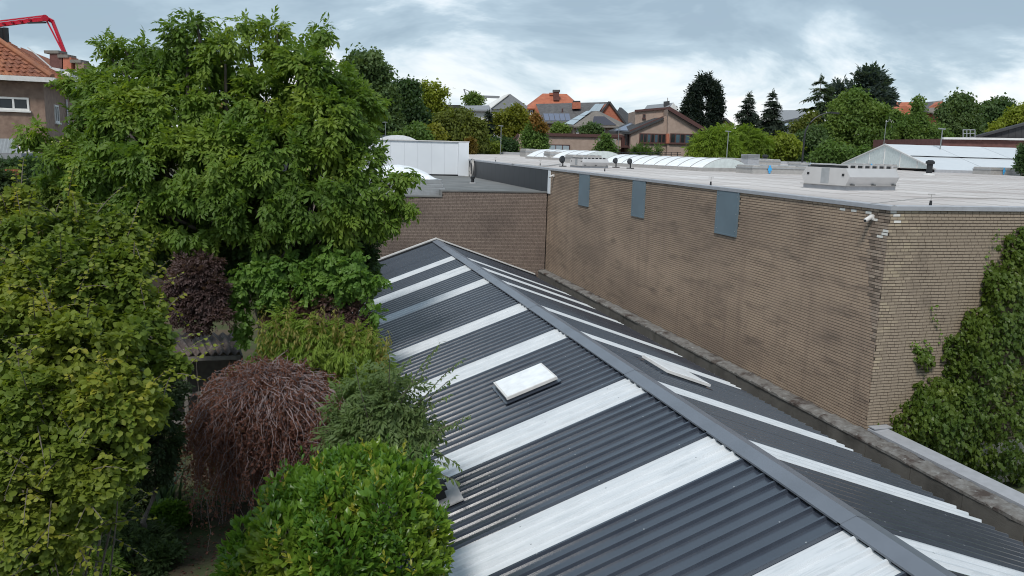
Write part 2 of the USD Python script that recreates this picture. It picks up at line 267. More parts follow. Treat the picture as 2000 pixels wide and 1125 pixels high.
for k in range(12):
    a, b = Y0+k*3.0-.02, min(Y0+k*3.0+3.03, Y1-.1)
    if a >= b: break
    dz = .004*(k % 2); c = MB()
    pr = [(5.95, 3.475), (5.95, 3.500), (6.155, 3.575), (6.385, 3.492), (6.385, 3.467)]
    for i in range(4):
        (xa, za), (xb, zb) = pr[i], pr[i+1]
        c.add([(xa, a, za+dz), (xb, a, zb+dz), (xb, b, zb+dz), (xa, b, za+dz)], [(0, 1, 2, 3)])
    put(bld, 'ridge_cap', c, 'cap_metal')
gt = MB(); bf = MB()
for xa, xb in ((XE0-.05, 6.155), (6.155, XE1+.05)):
    za, zb = roofz(min(max(xa, 1.2), 6.15)) if xb <= 6.16 else roofz(6.16), roofz(6.15) if xb <= 6.16 else roofz(xb)
    gt.poly([(xa, Y1+.03, za+.02), (xb, Y1+.03, zb+.02), (xb, Y1+.03, zb+.11), (xa, Y1+.03, za+.11)], (0, .12, 0))
    bf.poly([(xa, Y1-.16, za-.03), (xb, Y1-.16, zb-.03), (xb, Y1-.16, zb+.06), (xa, Y1-.16, za+.06)], (0, .18, 0))
put(bld, 'gable_coping', gt, 'white_trim'); put(bld, 'gable_flashing', bf, 'black_plastic')
put(bld, 'rear_flat_roof', MB().box((1.5, 33.2, 0), (11.7, 36.6, 1.2)), 'bitumen')
def sbox(m, x0, x1, y0, y1, h0, h1):                  # a box standing square on a roof slope
    s = SL if x0 < 6.1 else -SL; nn = np.array([-s, 0, 1.])/math.hypot(s, 1)
    p = lambda x, y, h: np.array([x, y, roofz(x)-.038])+nn*h
    v = [p(x, y, h) for h in (h0, h1) for x, y in ((x0, y0), (x1, y0), (x1, y1), (x0, y1))]
    return m.add(v, [(0, 3, 2, 1), (4, 5, 6, 7), (0, 1, 5, 4), (1, 2, 6, 5), (2, 3, 7, 6), (3, 0, 4, 7)])
def hatch(x0, x1, y0, y1, label):
    put(bld, 'hatch_flashing', sbox(MB(), x0-.05, x1+.04, y0-.06, y1+.04, .035, .054), 'sheet_dark')
    k = put(bld, 'roof_hatch', sbox(MB(), x0+.05, x1-.05, y0+.05, y1-.05, .05, .085), 'sheet_dark', label)
    put(k, 'lid', sbox(MB(), x0+.035, x1-.035, y0+.035, y1-.035, .085, .150), 'dome_white')
    fr = MB()
    for q in ((x0, x0+.04, y0, y1), (x1-.04, x1, y0, y1), (x0+.041, x1-.041, y0, y0+.04), (x0+.041, x1-.041, y1-.04, y1)): sbox(fr, *q, .088, .143)
    put(k, 'frame', fr, 'white_trim')
hatch(4.03, 5.04, 13.92, 14.92, 'white roof hatch on the left slope, tilted like the roof')
hatch(7.40, 8.42, 14.1, 15.3, 'white roof hatch on the right slope towards the brick wall')
hatch(2.75, 3.24, 30.7, 31.9, 'small white roof hatch near the far eave')
fl = put(bld, 'flue_plate', sbox(MB(), 1.95, 2.56, 11.1, 11.86, .03, .052), 'lead', 'grey lead plate under a small vent on the left slope')
c = at(856, 968, 11.4)
put(fl, 'vent_cowl', sbox(MB(), 2.13, 2.35, 11.36, 11.62, .05, .2).add(*sbox(MB(), 2.09, 2.40, 11.30, 11.68, .2, .235).arr()), 'black_plastic')
rngS = np.random.default_rng(5); sc = MB()
for side in (-1, 1):
    for k in range(12, 130):
        y = k*.25-.03
        for xs in np.arange(.45, 4.4, 1.25):
            if rngS.random() < .45:
                x = 6.0-xs if side < 0 else 6.35+xs
                sbox(sc, x-.009, x+.009, y-.009, y+.009, .036, .048)
put(bld, 'screw_head', sc, 'zinc', kind='stuff')

# ---- concrete parapet with mossy coping, and the gutter floor
par = thing('parapet_wall', 'low concrete parapet with mossy coping along the gutter of the dark roof', 'wall', loc=(12, 18, 0))
put(par, 'gutter_floor', MB().add([(10.1, Y0, 1.42), (11.82, Y0, 1.2), (11.82, 36.6, 1.2), (10.1, 36.6, 1.42)], [(0, 1, 2, 3)]), 'gutter_floor')
rg = np.random.default_rng(3)
y = Y0
while y < 36.3:
    b = min(y+1.28, 36.5); o = rg.uniform(-.012, .012)
    put(par, 'concrete_panel', MB().box((11.84+o, y+.006, .9), (11.98, b-.006, 1.56)), 'concrete'); y = b
y = Y0
while y < 36.3:
    b = min(y+rg.uniform(.8, 1.05), 36.5); m = MB(); ny, nx = 9, 6
    yy = np.linspace(y+.006, b-.006, ny); xw = np.linspace(11.82, 12.27, nx); P = np.array([(x, t, 1.0) for t in yy for x in xw])
    nz = meshkit.fbm(P*np.array([7, 7, 1]), 4, 7); P[:, 2] = 1.62+(nz-.5)*.07+.028*(P[:, 1]-y)/(b-y)+.03*(P[:, 0]-11.82)
    e = (P[:, 0] < 11.83) | (P[:, 0] > 12.26); P[e, 2] -= .03; P[:, 0] += (meshkit.noise(P*9, 4)-.5)*.03*e
    i, j = np.meshgrid(np.arange(ny-1), np.arange(nx-1), indexing='ij'); q = np.stack([i*nx+j, i*nx+j+1, (i+1)*nx+j+1, (i+1)*nx+j], -1).reshape(-1, 4)
    m.add(P, q)
    ed = [k*nx for k in range(ny)]; lo = P[ed].copy(); lo[:, 2] = 1.555
    m.add(np.vstack([P[ed], lo]), [(k, k+1, ny+k+1, ny+k) for k in range(ny-1)])
    for row in (0, ny-1):
        r = P[row*nx:(row+1)*nx]; lo = r.copy(); lo[:, 2] = 1.555; m.add(np.vstack([r, lo]), [(k, k+1, nx+k+1, nx+k) for k in range(nx-1)])
    put(par, 'coping_stone', m, 'mossy', smooth=40); y = b
led = thing('metal_ledge', 'smooth pale grey metal ledge between the mossy coping and the ivy', 'ledge', loc=(12.5, 8, 0))
put(led, 'ledge_cap', MB().poly([(12.30, 13.85, 1.66), (12.68, 13.85, 1.69), (12.68, Y0, 1.69), (12.30, Y0, 1.66)], (0, 0, -.07)), 'grey_coping'); put(led, 'ledge_wall', MB().box((12.33, Y0, 0), (12.64, 13.8, 1.58)), 'concrete')
put(led, 'end_flashing', MB().box((12.32, 13.66, 1.692), (12.80, 13.855, 1.715)), 'grey_coping')

# ---- brick walls, brick by brick
BW, BH = .19, .0683
def bricks(o, u, nrm, L, z0, z1, rng, skip=None, proud=.008):
    """(list of brick boxes as 8x3 arrays): wild bond of stretchers and a few headers on the wall from o along u, facing nrm."""
    o, u, nrm = map(lambda a: np.asarray(a, float), (o, u, nrm)); out = []
    rows = int((z1-z0)/BH)
    for r in range(rows):
        za = z1-(r+1)*BH+.008; zb = za+BH-.017; x = -rng.uniform(0, BW)
        while x < L:
            w = BW if rng.random() < .86 else BW*.52
            xa, xb = max(x+.006, 0), min(x+w-.006, L); x += w
            if xb-xa < .025 or (skip and skip((xa+xb)/2, (za+zb)/2)): continue
            p = proud+rng.uniform(-.003, .003)
            out.append([o+u*a+nrm*d+UZ*z for d in (-.01, p) for a, z in ((xa, za), (xb, za), (xb, zb), (xa, zb))])
    return np.array(out)
BF = np.array([(4, 5, 6), (4, 6, 7), (0, 1, 5), (0, 5, 4), (1, 2, 6), (1, 6, 5), (2, 3, 7), (2, 7, 6), (3, 0, 4), (3, 4, 7)])
def lay(parent, B, mt, singles, mw=None, white=()):
    d = np.linalg.norm(B.mean(1)-CAM, axis=1); order = np.argsort(d); one = set(order[:singles].tolist())
    wh = set(int(np.argmin(np.linalg.norm(B.mean(1)-w, axis=1))) for w in white)
    for i in sorted(wh): put(parent, 'brick', (B[i], BF), mw, 'brick painted white')
    for i in sorted(one-wh): put(parent, 'brick', (B[i], BF), f'{mt}_{(i*7919) % 61 % 6}')
    rest = B[[i for i in range(len(B)) if i not in one and i not in wh]]
    put(parent, 'brickwork', (rest.reshape(-1, 3), (BF[None]+8*np.arange(len(rest))[:, None, None]).reshape(-1, 3)), mt, kind='stuff')
NW, TC, ZT, TF = 12.31, 13.91, 6.545, 36.68
hall = thing('brick_hall', 'large flat roofed hall with weathered brown brick walls and a pale roof', 'building', loc=(30, 30, 0))
put(hall, 'side_wall', MB().box((NW, TC+.35, 0), (NW+.3, 54, ZT-.06)), 'mortar_side')
put(hall, 'front_wall', MB().box((NW, TC, 0), (62, TC+.349, ZT-.06)), 'mortar_dark')
plates = [(31.9, 33.05), (25.95, 27.05), (19.62, 20.78)]
pl = []
for x0, x1, yb in ((1133, 1152, 402), (1238, 1262, 424), (1405, 1447, 460)):
    a, b = onx(x0, 360, NW)[1], onx(x1, 360, NW)[1]; zb = onx((x0+x1)/2, yb, NW)[2]; pl.append((b, a, zb))
rb = np.random.default_rng(11)
Bs = bricks((NW, TF, 0), (0, -1, 0), (-1, 0, 0), TF-TC, 1.3, ZT-.07, rb, lambda s, z: any(b < TF-s < a and z > zb for b, a, zb in pl))
Bf = bricks((NW, TC, 0), (1, 0, 0), (0, -1, 0), 10.0, 0.55, ZT-.07, rb)
wl = [onx(*p, NW) for p in ((1647, 404), (1668, 413), (1698, 417), (1712, 432), (1727, 448), (1727, 459), (1716, 464))]
wf = [ony(*p, TC) for p in ((1748, 417), (1754, 422), (1753, 436))]
lay(hall, Bs, 'brick_side', 120, 'brick_white', wl); lay(hall, Bf, 'brick_front', 180, 'brick_white', wf)
for b, a, zb in pl:
    k = put(hall, 'wall_plate', MB().box((NW-.035, b, zb), (NW+.02, a, ZT-.075)), 'plate_blue', 'blue grey metal plate hanging from the roof edge')
    put(k, 'folded_edge', MB().box((NW-.05, b-.012, zb-.012), (NW-.0, b+.03, ZT-.08)).box((NW-.05, a-.03, zb-.012), (NW-.0, a+.012, ZT-.08)).box((NW-.0505, b+.031, zb-.014), (NW-.0, a-.031, zb+.03)), 'plate_blue')
    for z_ in np.linspace(zb+.15, ZT-.2, 3):
        for y_ in (b+.07, a-.07): put(k, 'screw', MB().box((NW-.042, y_-.012, z_-.012), (NW-.03, y_+.012, z_+.012)), 'zinc')
put(hall, 'plinth', MB().box((13.3, TC-.05, 0), (40, TC-.002, 1.05)), 'plaster_white', 'white plastered base of the front wall')
put(hall, 'flat_roof', MB().poly([(NW+.02, TC+.02, ZT-.045), (100, TC+.02, ZT-.045), (100, 78, ZT-.045), (62, 76, ZT-.045), (47.3, 68, ZT-.045), (33.4, 79, ZT-.045), (24, 90, ZT-.045), (14.5, 95, ZT-.045), (NW+.02, 54, ZT-.045)], (0, 0, .03)), 'membrane')
y = TC-.06
while y < 54:
    b = min(y+3.0, 54); put(hall, 'roof_edge', MB().poly([(NW-.05, y, ZT-.07), (NW-.05, y, ZT+.02), (NW+.01, y, ZT+.045), (NW+.09, y, ZT+.03), (NW+.09, y, ZT-.07)], (0, b-y-.004, 0)), 'grey_coping'); y = b
x = NW+.091
while x < 60:
    b = min(x+3.0, 60); put(hall, 'roof_edge', MB().poly([(x, TC-.05, ZT-.07), (x, TC-.05, ZT+.02), (x, TC+.01, ZT+.045), (x, TC+.09, ZT+.03), (x, TC+.09, ZT-.07)], (b-x-.004, 0, 0)), 'grey_coping'); x = b
fe = [(14.5, 95), (24, 90), (33.4, 79), (47.3, 68), (62, 76), (100, 78)]
for (xa, ya), (xb, yb) in zip(fe[:-1], fe[1:]): put(hall, 'roof_upstand', MB().bar((xa, ya, ZT+.12), (xb, yb, ZT+.12), .2, .3), 'grey_coping')
yy = TF
while yy < 54: put(hall, 'cladding_panel', MB().box((NW-.03, yy+.006, 5.3), (NW+.01, min(yy+1.0, 54)-.006, ZT-.075)), 'dark_cladding'); yy += 1.0
put(hall, 'corner_flashing', MB().box((NW-.05, TF-.36, 5.35), (NW-.012, TF-.02, ZT-.09)), 'white_panel')

sm = MB()
for k in range(56):
    x = NW+.9+1.55*k; sm.box((x, TC+.12, ZT-.02), (x+.07, 66 if x < 60 else 74, ZT-.009))
put(hall, 'membrane_seam', sm, 'membrane_seam', kind='stuff')
# ---- lower annex behind: brick wall, bitumen roof
ann = thing('brick_annex', 'lower brown brick building behind the metal roof with a grey bitumen roof', 'building', loc=(4, 45, 0))
put(ann, 'wall', MB().box((-9, TF, 0), (NW-.05, TF+.3, 5.12)).box((7.1, TF+.0005, 5.1195), (NW-.05, TF+.3, 5.38)), 'mortar_dark')
Ba = bricks((-1, TF, 0), (1, 0, 0), (0, -1, 0), NW-.06+1, 0.9, 5.37, np.random.default_rng(4), lambda s, z: s-1 < 7.1 and z > 5.1, .007)
put(ann, 'brickwork', (Ba.reshape(-1, 3), (BF[None]+8*np.arange(len(Ba))[:, None, None]).reshape(-1, 3)), 'brick_annex', kind='stuff')
put(ann, 'roof', MB().box((7.1, TF+.3, 5.0), (NW-.04, 54, 5.40)).box((-9, TF+.3, 4.9), (7.1, 54, 5.16)), 'bitumen')
put(ann, 'roof_edge', MB().box((7.08, TF-.04, 5.37), (NW-.06, TF+.299, 5.435)).box((-9, TF-.04, 5.11), (7.08, TF+.299, 5.17)).box((7.02, TF-.04, 5.17), (7.08, TF+.4, 5.435)), 'bitumen')
put(ann, 'rear_body', MB().box((-9, TF+.31, 0), (NW-.06, 53.9, 4.9)), 'mortar_dark')
scr = thing('white_panel_screen', 'white metal panel wall with a slanted left end above the annex roof', 'wall', loc=(8.7, 54, 5.3))
xs = [4.65, 5.94]+[5.94+.927*k for k in range(1, 7)]
for a, b in zip(xs[:-1], xs[1:]):
    za, zb = (6.15, 7.69) if a < 5 else (7.69, 7.69)
    put(scr, 'wall_panel', MB().poly([(a+.004, 54, 5.42), (b-.004, 54, 5.42), (b-.004, 54, zb), (a+.004, 54, za)], (0, .3, 0)), 'white_panel')
put(scr, 'corner_panel', MB().box((11.51, 53.93, 5.42), (12.24, 54.4, 7.70)), 'white_panel')
put(scr, 'top_flashing', MB().bar((4.65, 54.12, 6.17), (5.94, 54.12, 7.72), .42, .06).bar((5.94, 54.12, 7.72), (12.28, 54.12, 7.73), .42, .06), 'white_trim')
put(scr, 'base_flashing', MB().box((8.3, 53.9, 5.40), (11.5, 53.985, 5.50)), 'black_plastic')
# ================================================================ things on the roofs
RZ = math.radians(14.0)
def roof_vent(loc, label, rz=RZ, s=1.):
    t = thing('roof_vent', label, 'roof vent', 'steel louvred vents on the pale roof', loc, rz)
    def P(n_, m_, mt): v_, f_ = m_.arr(); put(t, n_, (v_*s, f_), mt, local=True)
    pr = [(0, .14), (-.13, .40), (.04, .66), (1.50, .66), (1.67, .40), (1.54, .14)]
    b = MB().poly([(0, y, z) for y, z in pr], (2.4, 0, 0)); P('housing', b, 'steel')
    P('kerb', MB().rbox((-.02, -.02, -.1), (2.42, 1.56, .125), .012), 'grey_coping')
    P('kerb_flange', MB().box((-.09, -.09, .125), (2.49, 1.63, .142)), 'steel_matt')
    P('louvre_box', MB().box((.12, .08, .655), (2.30, 1.46, .735)), 'black_plastic')
    for k in range(7): P('louvre_blade', MB().box((.12+k*.345, .04, .662), (.20+k*.345, 1.5, .758)), 'steel')
    P('top_rail', MB().box((.02, .06, .66), (.117, 1.48, .70)), 'black_plastic')
    P('end_strip', MB().box((-.006, .62, .18), (.0, .92, .645)), 'zinc')
    for y in (.08, 1.38): P('bolt', MB().box((-.02, y, .42), (.0, y+.07, .49)), 'black_plastic')
    for x in (.2, 1.2, 2.2): P('foot', MB().box((x, -.09, .142), (x+.12, -.005, .175)), 'black_plastic')
    return t
roof_vent((16.38, 20.5, ZT), 'big steel louvred roof vent standing near the hall corner')
roof_vent((15.0, 39.3, ZT), 'smaller steel roof vent at the far end of the brick wall', s=.7)

def barrel(loc, L, W, rise, label, rz, n=9):
    t = thing('barrel_rooflight', label, 'rooflight', None, loc, rz); P = lambda *a: put(t, *a, local=True)
    P('kerb', MB().box((-.05, -.05, -.1), (W+.05, L+.05, .18)), 'steel_matt')
    a = np.linspace(0, np.pi, 13); R = (W*W/4+rise*rise)/(2*rise); th = math.asin(W/2/R); a = np.linspace(-th, th, 13)
    arc = np.stack([W/2+R*np.sin(a), R*np.cos(a)-R+rise+.18], 1)
    for k in range(n):
        y0, y1 = L*k/n+.02, L*(k+1)/n-.02; v = [(x, y, z) for y in (y0, y1) for x, z in arc]
        P('glazing_sheet', MB().add(v, [(i, i+1, 14+i, 13+i) for i in range(12)]), 'dome_white')
    for k in range(n+1):
        y = min(max(L*k/n, .025), L-.025); r = MB()
        for (xa, za), (xb, zb) in zip(arc[:-1], arc[1:]): r.bar((xa, y, za+.012), (xb, y, zb+.012), .03, .02, (0, 1, 0))
        P('glazing_bar', r, 'steel_matt')
    for y in (.005, L-.035): P('end_panel', MB().poly([(x, y, z) for x, z in arc], (0, .03, 0)), 'dome_end')
    return t
barrel((21.3, 37.9, ZT), 9.0, 3.4, .5, 'long white barrel rooflight with nine ribs behind the smaller steel vent', RZ)
barrel((21.6, 57.0, ZT), 8.0, 4.4, .62, 'white barrel rooflight farther back beside two louvred kerbs', RZ, 6)

def kerb_vent(a, w, d, h, label, strap=True, name='kerb_vent', rz=.02):
    t = thing(name, label, 'roof vent', 'low rectangular kerb vents on the pale roof', (a[0], a[1], ZT), rz); P = lambda *x: put(t, *x, local=True)
    P('kerb', MB().box((0, 0, -.1), (w, d, h*.62)), 'steel_matt'); P('rim', MB().box((-.04, -.04, h*.62), (w+.04, d+.04, h*.72)), 'zinc'); P('upper_frame', MB().box((.02, .02, h*.72), (w-.02, d-.02, h*.93)), 'steel_matt')
    n = 8
    for k in range(n): P('louvre_blade', MB().box((w*(k+.12)/n, .02, h*.93), (w*(k+.86)/n, d-.02, h)), 'zinc' if k % 2 else 'steel')
    if strap: P('strap', MB().box((w*.22, -.05, h*.05), (w*.22+.11, -.041, h*1.0)).box((w*.22-.05, -.055, h*.35), (w*.22+.17, -.0505, h*.7)), 'strap_blue')
    return t
kerb_vent((22.8, 35.6), 4.2, 1.5, .42, 'low kerb vent with a blue strap in front of the long barrel rooflight')
kerb_vent((35.0, 48.6), 3.0, 1.5, .42, 'low kerb vent with a blue strap just behind the big steel vent')
kerb_vent((38.8, 47.0), 3.0, 1.5, .5, 'low kerb vent with a blue strap before the gable of the white glazed roof')
kerb_vent((47.5, 44.6), 5.0, 1.5, .5, 'low kerb vent with a blue strap at the right edge beside the dark shrub')
kerb_vent((22.4, 74.0), 3.6, 1.8, .75, 'plain kerb vent standing alone right of the white panel wall', False)
kerb_vent((20.5, 61.0), 1.3, 1.5, .65, 'small plain kerb vent left of the farther barrel rooflight', False)
kerb_vent((18.6, 50.5), 2.1, 1.5, .55, 'small plain kerb vent between the farther barrel rooflight and the steel vent', False)
kerb_vent((34.0, 56.5), 4.8, 1.8, .55, 'plain kerb vent behind the grey roof box', False)
t = thing('roof_box', 'upright grey louvred box on the far part of the roof', 'ventilation box', None, (33.5, 53.0, ZT), .02)
put(t, 'housing', MB().box((0, 0, -.1), (.95, .9, .55)), 'grey_coping', local=True)
for k in range(4): put(t, 'louvre_blade', MB().box((-.03, -.03, .57+k*.09), (.98, .93, .63+k*.09)), 'zinc', local=True)
put(t, 'core', MB().box((.04, .04, .55), (.91, .86, .9)), 'black_plastic', local=True)
def pipe(px, py, d, h, r, label):
    p = onz(px, py, ZT); t = thing('vent_pipe', label, 'vent pipe', None, (p[0], p[1], ZT))
    put(t, 'pipe', MB().tube([(0, 0, -.1), (0, 0, h*.76)], r, 10).tube([(0, 0, h*.74), (0, 0, h*.9), (0, 0, h)], [r*1.5, r*1.5, r*.8], 10), 'black_plastic', local=True)
    put(t, 'base_collar', MB().lathe([(r*2.2, -.02), (r*2.2, .03), (r*1.1, .09), (r*1.1, .12)], n=10), 'white_trim', local=True)
pipe(1814, 342, 50, .9, .17, 'black vent pipe in front of the white glazed roof'); pipe(1493, 323, 60, .9, .17, 'black vent pipe behind the long barrel rooflight')
p = onz(923, 358, 5.4); t = thing('vent_pipe', 'short black vent pipe on the grey annex roof', 'vent pipe', None, (p[0], p[1], 5.4)); put(t, 'pipe', MB().lathe([(.09, -.05), (.09, .25), (.13, .26), (.13, .38), (.001, .4)], n=10), 'black_plastic', local=True)
put(t, 'base_collar', MB().lathe([(.2, 0), (.2, .02), (.1, .05)], n=10), 'lead', local=True)
for px, py, lab in ((1817, 402, 'small black lightning rod holder near the hall corner'), (1388, 362, 'small lightning rod holder above the third blue grey plate'), (1181, 334, 'small lightning rod holder beside the smaller steel vent'), (1055, 323, 'small lightning rod holder above the dark cladding'), (968, 316, 'farthest lightning rod holder, near the white panel wall')):
    p = onz(px, py, ZT); t = thing('lightning_rod', lab, 'lightning rod', 'lightning rod holders along the roof edge', (p[0], p[1], ZT-.015))
    put(t, 'foot', MB().lathe([(.028, 0), (.032, .02), (.026, .13), (.001, .135)], n=8), 'black_plastic', local=True); put(t, 'rod', MB().tube([(0, 0, .13), (0, 0, .27)], .008, 5), 'steel_matt', local=True)
    put(t, 'clamp', MB().box((-.09, -.01, .262), (.09, .01, .28)), 'steel_matt', local=True)
def cable(name, label, pts, r, m):
    p = np.array(pts); tt = np.linspace(0, len(p)-1, len(p)*6); q = np.stack([np.interp(tt, range(len(p)), p[:, i]) for i in range(3)], 1)
    for _ in range(3): q[1:-1] = (q[:-2]+2*q[1:-1]+q[2:])/4
    put(None, name, MB().tube(q, r, 5), m, label, cat='cable')
cable('lightning_cable', 'thin conductor wire lying along the front edge of the pale roof', [onz(x, y, ZT+.24) for x, y in ((1700, 398), (1817, 385), (2000, 389))], .006, 'steel_matt')
cable('roof_cable', 'loose grey cable lying near the far roof edge', [onz(x, y, ZT+.03) for x, y in ((1000, 320), (1030, 322), (1045, 324), (1070, 324), (1096, 320))], .03, 'steel_matt')
def flood(px, py, lab, r=.2):
    p = onz(px, py, ZT); t = thing('floodlight', lab, 'floodlight', 'round floodlights on the roof', (p[0], p[1], ZT-.01), .6)
    put(t, 'stand', MB().box((-.15, -.15, 0), (.15, .15, .05)).bar((0, 0, .05), (0, 0, .3), .05), 'black_plastic', local=True)
    v, f = MB().lathe([(.001, 0), (r, 0), (r*1.05, .06), (r*.7, .16), (.001, .18)], n=14).arr(); v = v[:, [0, 2, 1]]; v[:, 2] += .38
    put(t, 'lamp_head', (v, f), 'dark_cladding', local=True)
flood(1099, 325, 'round grey floodlight left of the smaller steel vent'); flood(1203, 327, 'round dark floodlight right of the smaller steel vent', .16); flood(1231, 329, 'round dark floodlight before the long barrel rooflight', .16)
# white glazed gabled roof at the far right
A = at(1828, 331, 59); GW, GL, GH = 17.0, 48.0, 1.80
t = thing('gabled_rooflight', 'large white gabled glass roof at the far right of the hall', 'rooflight', None, (A[0], A[1], A[2]), -HEAD); P = lambda *a: put(t, *a, local=True)
for s in (0, 1):
    for k in range(2):
        f0, f1 = (.0, .5) if k == 0 else (.5, 1.)
        y = lambda f: GW/2*f if s == 0 else GW-GW/2*f
        for j in range(12):
            x0, x1 = GL*j/12+.015, GL*(j+1)/12-.015; o = .05 if k == 1 else 0
            P('glass_sheet', MB().add([(x0, y(f0), GH*f0+o), (x1, y(f0), GH*f0+o), (x1, y(f1), GH*f1+o), (x0, y(f1), GH*f1+o)], [(0, 1, 2, 3)]), 'sheet_white')
    P('purlin_cap', MB().bar((0, y(.5), GH*.5+.03), (GL, y(.5), GH*.5+.03), .14, .07), 'black_plastic')
for k in range(6):
    y0, y1 = GW*k/6+.05, GW*(k+1)/6-.05; hh = lambda y: GH*(1-abs(y-GW/2)/(GW/2))
    q = [(0, y0, 0), (0, y1, 0), (0, y1, hh(y1)), (0, y0, hh(y0))] if k else [(0, y0, 0), (0, y1, 0), (0, y1, hh(y1))]
    if k == 5: q = [(0, y0, 0), (0, y1, 0), (0, y0, hh(y0))]
    P('gable_pane', MB().poly(q, (.04, 0, 0)), 'dome_end')
    if k: P('mullion', MB().box((-.04, y0-.1, 0), (.0, y0, hh(y0-.05))), 'white_trim')
P('verge', MB().bar((-.03, 0, .03), (-.03, GW/2, GH+.03), .1, .1).bar((-.03, GW/2, GH+.03), (-.03, GW, .03), .1, .1), 'white_trim')
P('kerb', MB().box((-.1, -.15, -.6), (GL, 0, .0)), 'grey_coping')
# annex rooflight on its stepped kerb
t = thing('dome_rooflight', 'white dome rooflight on a stepped zinc kerb on the annex roof', 'rooflight', None, (3.1, 37.4, 5.16)); P = lambda *a: put(t, *a, local=True)
for k in range(4): P('kerb_step', MB().rbox((.05+.07*k, .05*k, .0 if k == 0 else .18*k-.02), (4.35-.07*k, 3.9-.05*k, .18*(k+1)-.03*(k+1 < 4)), .012), 'zinc')
n = 10; v = []; gx_ = np.linspace(.35, 4.0, n); gy_ = np.linspace(.3, 3.6, n)
v = [(x, y, .72+.62*(1-((x-2.17)/1.83)**2)**.8*max(0, 1-((y-1.95)/1.65)**2)**.5 if abs(x-2.17) < 1.83 and abs(y-1.95) < 1.65 else .72) for x in gx_ for y in gy_]
P('dome', (np.array(v), np.array([(i*n+j, (i+1)*n+j, (i+1)*n+j+1, i*n+j+1) for i in range(n-1) for j in range(n-1)])), 'dome_white')
# arched rooflight and dark roof behind the white panel wall
t = thing('arched_rooflight', 'white arched rooflight with a dark top behind the white panel wall', 'rooflight', None, (8.2, 60, 7.2)); P = lambda *a: put(t, *a, local=True)
an = np.linspace(0, np.pi, 13); arc = [(1.75*math.cos(x), .9*math.sin(x)) for x in an]
P('end_panel', MB().poly([(x, 0, z) for x, z in arc], (0, .08, 0)), 'dome_white')
for i in range(12): P('roof_sheet', MB().add([(arc[i][0], .09, arc[i][1]), (arc[i+1][0], .09, arc[i+1][1]), (arc[i+1][0], 6, arc[i+1][1]), (arc[i][0], 6, arc[i][1])], [(0, 1, 2, 3)]), 'black_plastic' if 3 <= i <= 8 else 'dome_white')
P('base', MB().box((-1.8, .1, -7.2), (1.8, 6, .0)), 'dark_cladding')
t = thing('dark_shed_roof', 'dark flat roofed building behind the white panel wall and the trees', 'building', None, (2, 60, 0))
put(t, 'wall', MB().box((-6, 57, 0), (6.3, 72, 7.75)), 'dark_cladding'); put(t, 'roof_edge', MB().box((-6.1, 56.9, 7.75), (6.4, 72.1, 7.95)), 'bitumen')
# cable coil and cameras
tt = np.linspace(0, 2*np.pi, 25); t = thing('hose_coil', 'looped grey hose hanging on the dark cladding by the white panel wall', 'hose', None, (NW-.12, 52.6, 6.0))
for k, (a, b) in enumerate(((.45, .62), (.38, .55), (.5, .5))): put(t, 'hose_loop', MB().tube(np.stack([-.03*k+0*tt, a*np.cos(tt), b*np.sin(tt)-.04*k], 1), .045, 6, False), 'steel_matt', local=True)
put(t, 'hook', MB().box((-.05, -.06, .5), (.12, .06, .6)), 'black_plastic', local=True)
def camera_(p, lab, back):
    t = thing('security_camera', lab, 'security camera', None, p); d = np.array(back, float)
    put(t, 'body', MB().tube([(0, 0, 0), -.05*d+UZ*.0, -.22*d-UZ*.06, -.26*d-UZ*.07], [.02, .05, .05, .035], 10), 'white_trim', local=True, smooth=40)
    put(t, 'lens', MB().tube([-.255*d-UZ*.07, -.27*d-UZ*.073], .028, 10), 'black_plastic', local=True); put(t, 'wall_mount', MB().lathe([(.001, -.06), (.06, -.05), (.06, .05), (.001, .06)], n=10), 'white_trim', local=True)
camera_(onx(1703, 424, NW-.02), 'white security camera under the roof edge by the hall corner', (.9, .3, 0)); camera_(onx(1081, 343, NW-.06), 'white security camera at the far end of the brick wall', (.9, .3, 0))
# ================================================================ plants
def nrm(a): return a/(np.linalg.norm(a, axis=-1, keepdims=True)+1e-9)
def leaf(L, W, m=2, fold=.12, curl=.18, fat=.5):
    """A leaf along +y: midrib, two halves folded up by fold and the tip curling down."""
    ts = np.linspace(0, 1, m+2)[1:-1]; V = [(0, 0, 0), (0, L, -curl*L)]; F = []
    for t in ts:
        w = W/2*math.sin(math.pi*t**(1.0 if fat == .5 else math.log(.5)/math.log(fat)))**.75; z = -curl*L*t*t
        V += [(-w, t*L, z+fold*w*2), (0, t*L, z), (w, t*L, z+fold*w*2)]
    a = lambda k, s: 2+3*k+s
    F += [(0, a(0, 1), a(0, 0)), (0, a(0, 2), a(0, 1))]
    for k in range(m-1): F += [(a(k, 0), a(k, 1), a(k+1, 1)), (a(k, 0), a(k+1, 1), a(k+1, 0)), (a(k, 1), a(k, 2), a(k+1, 2)), (a(k, 1), a(k+1, 2), a(k+1, 1))]
    F += [(a(m-1, 0), a(m-1, 1), 1), (a(m-1, 1), a(m-1, 2), 1)]
    return np.array(V, float), np.array(F)
def basis(y, z):
    y = nrm(y); x = nrm(np.cross(y, z)); z = np.cross(x, y); return np.stack([x, y, z], -1)
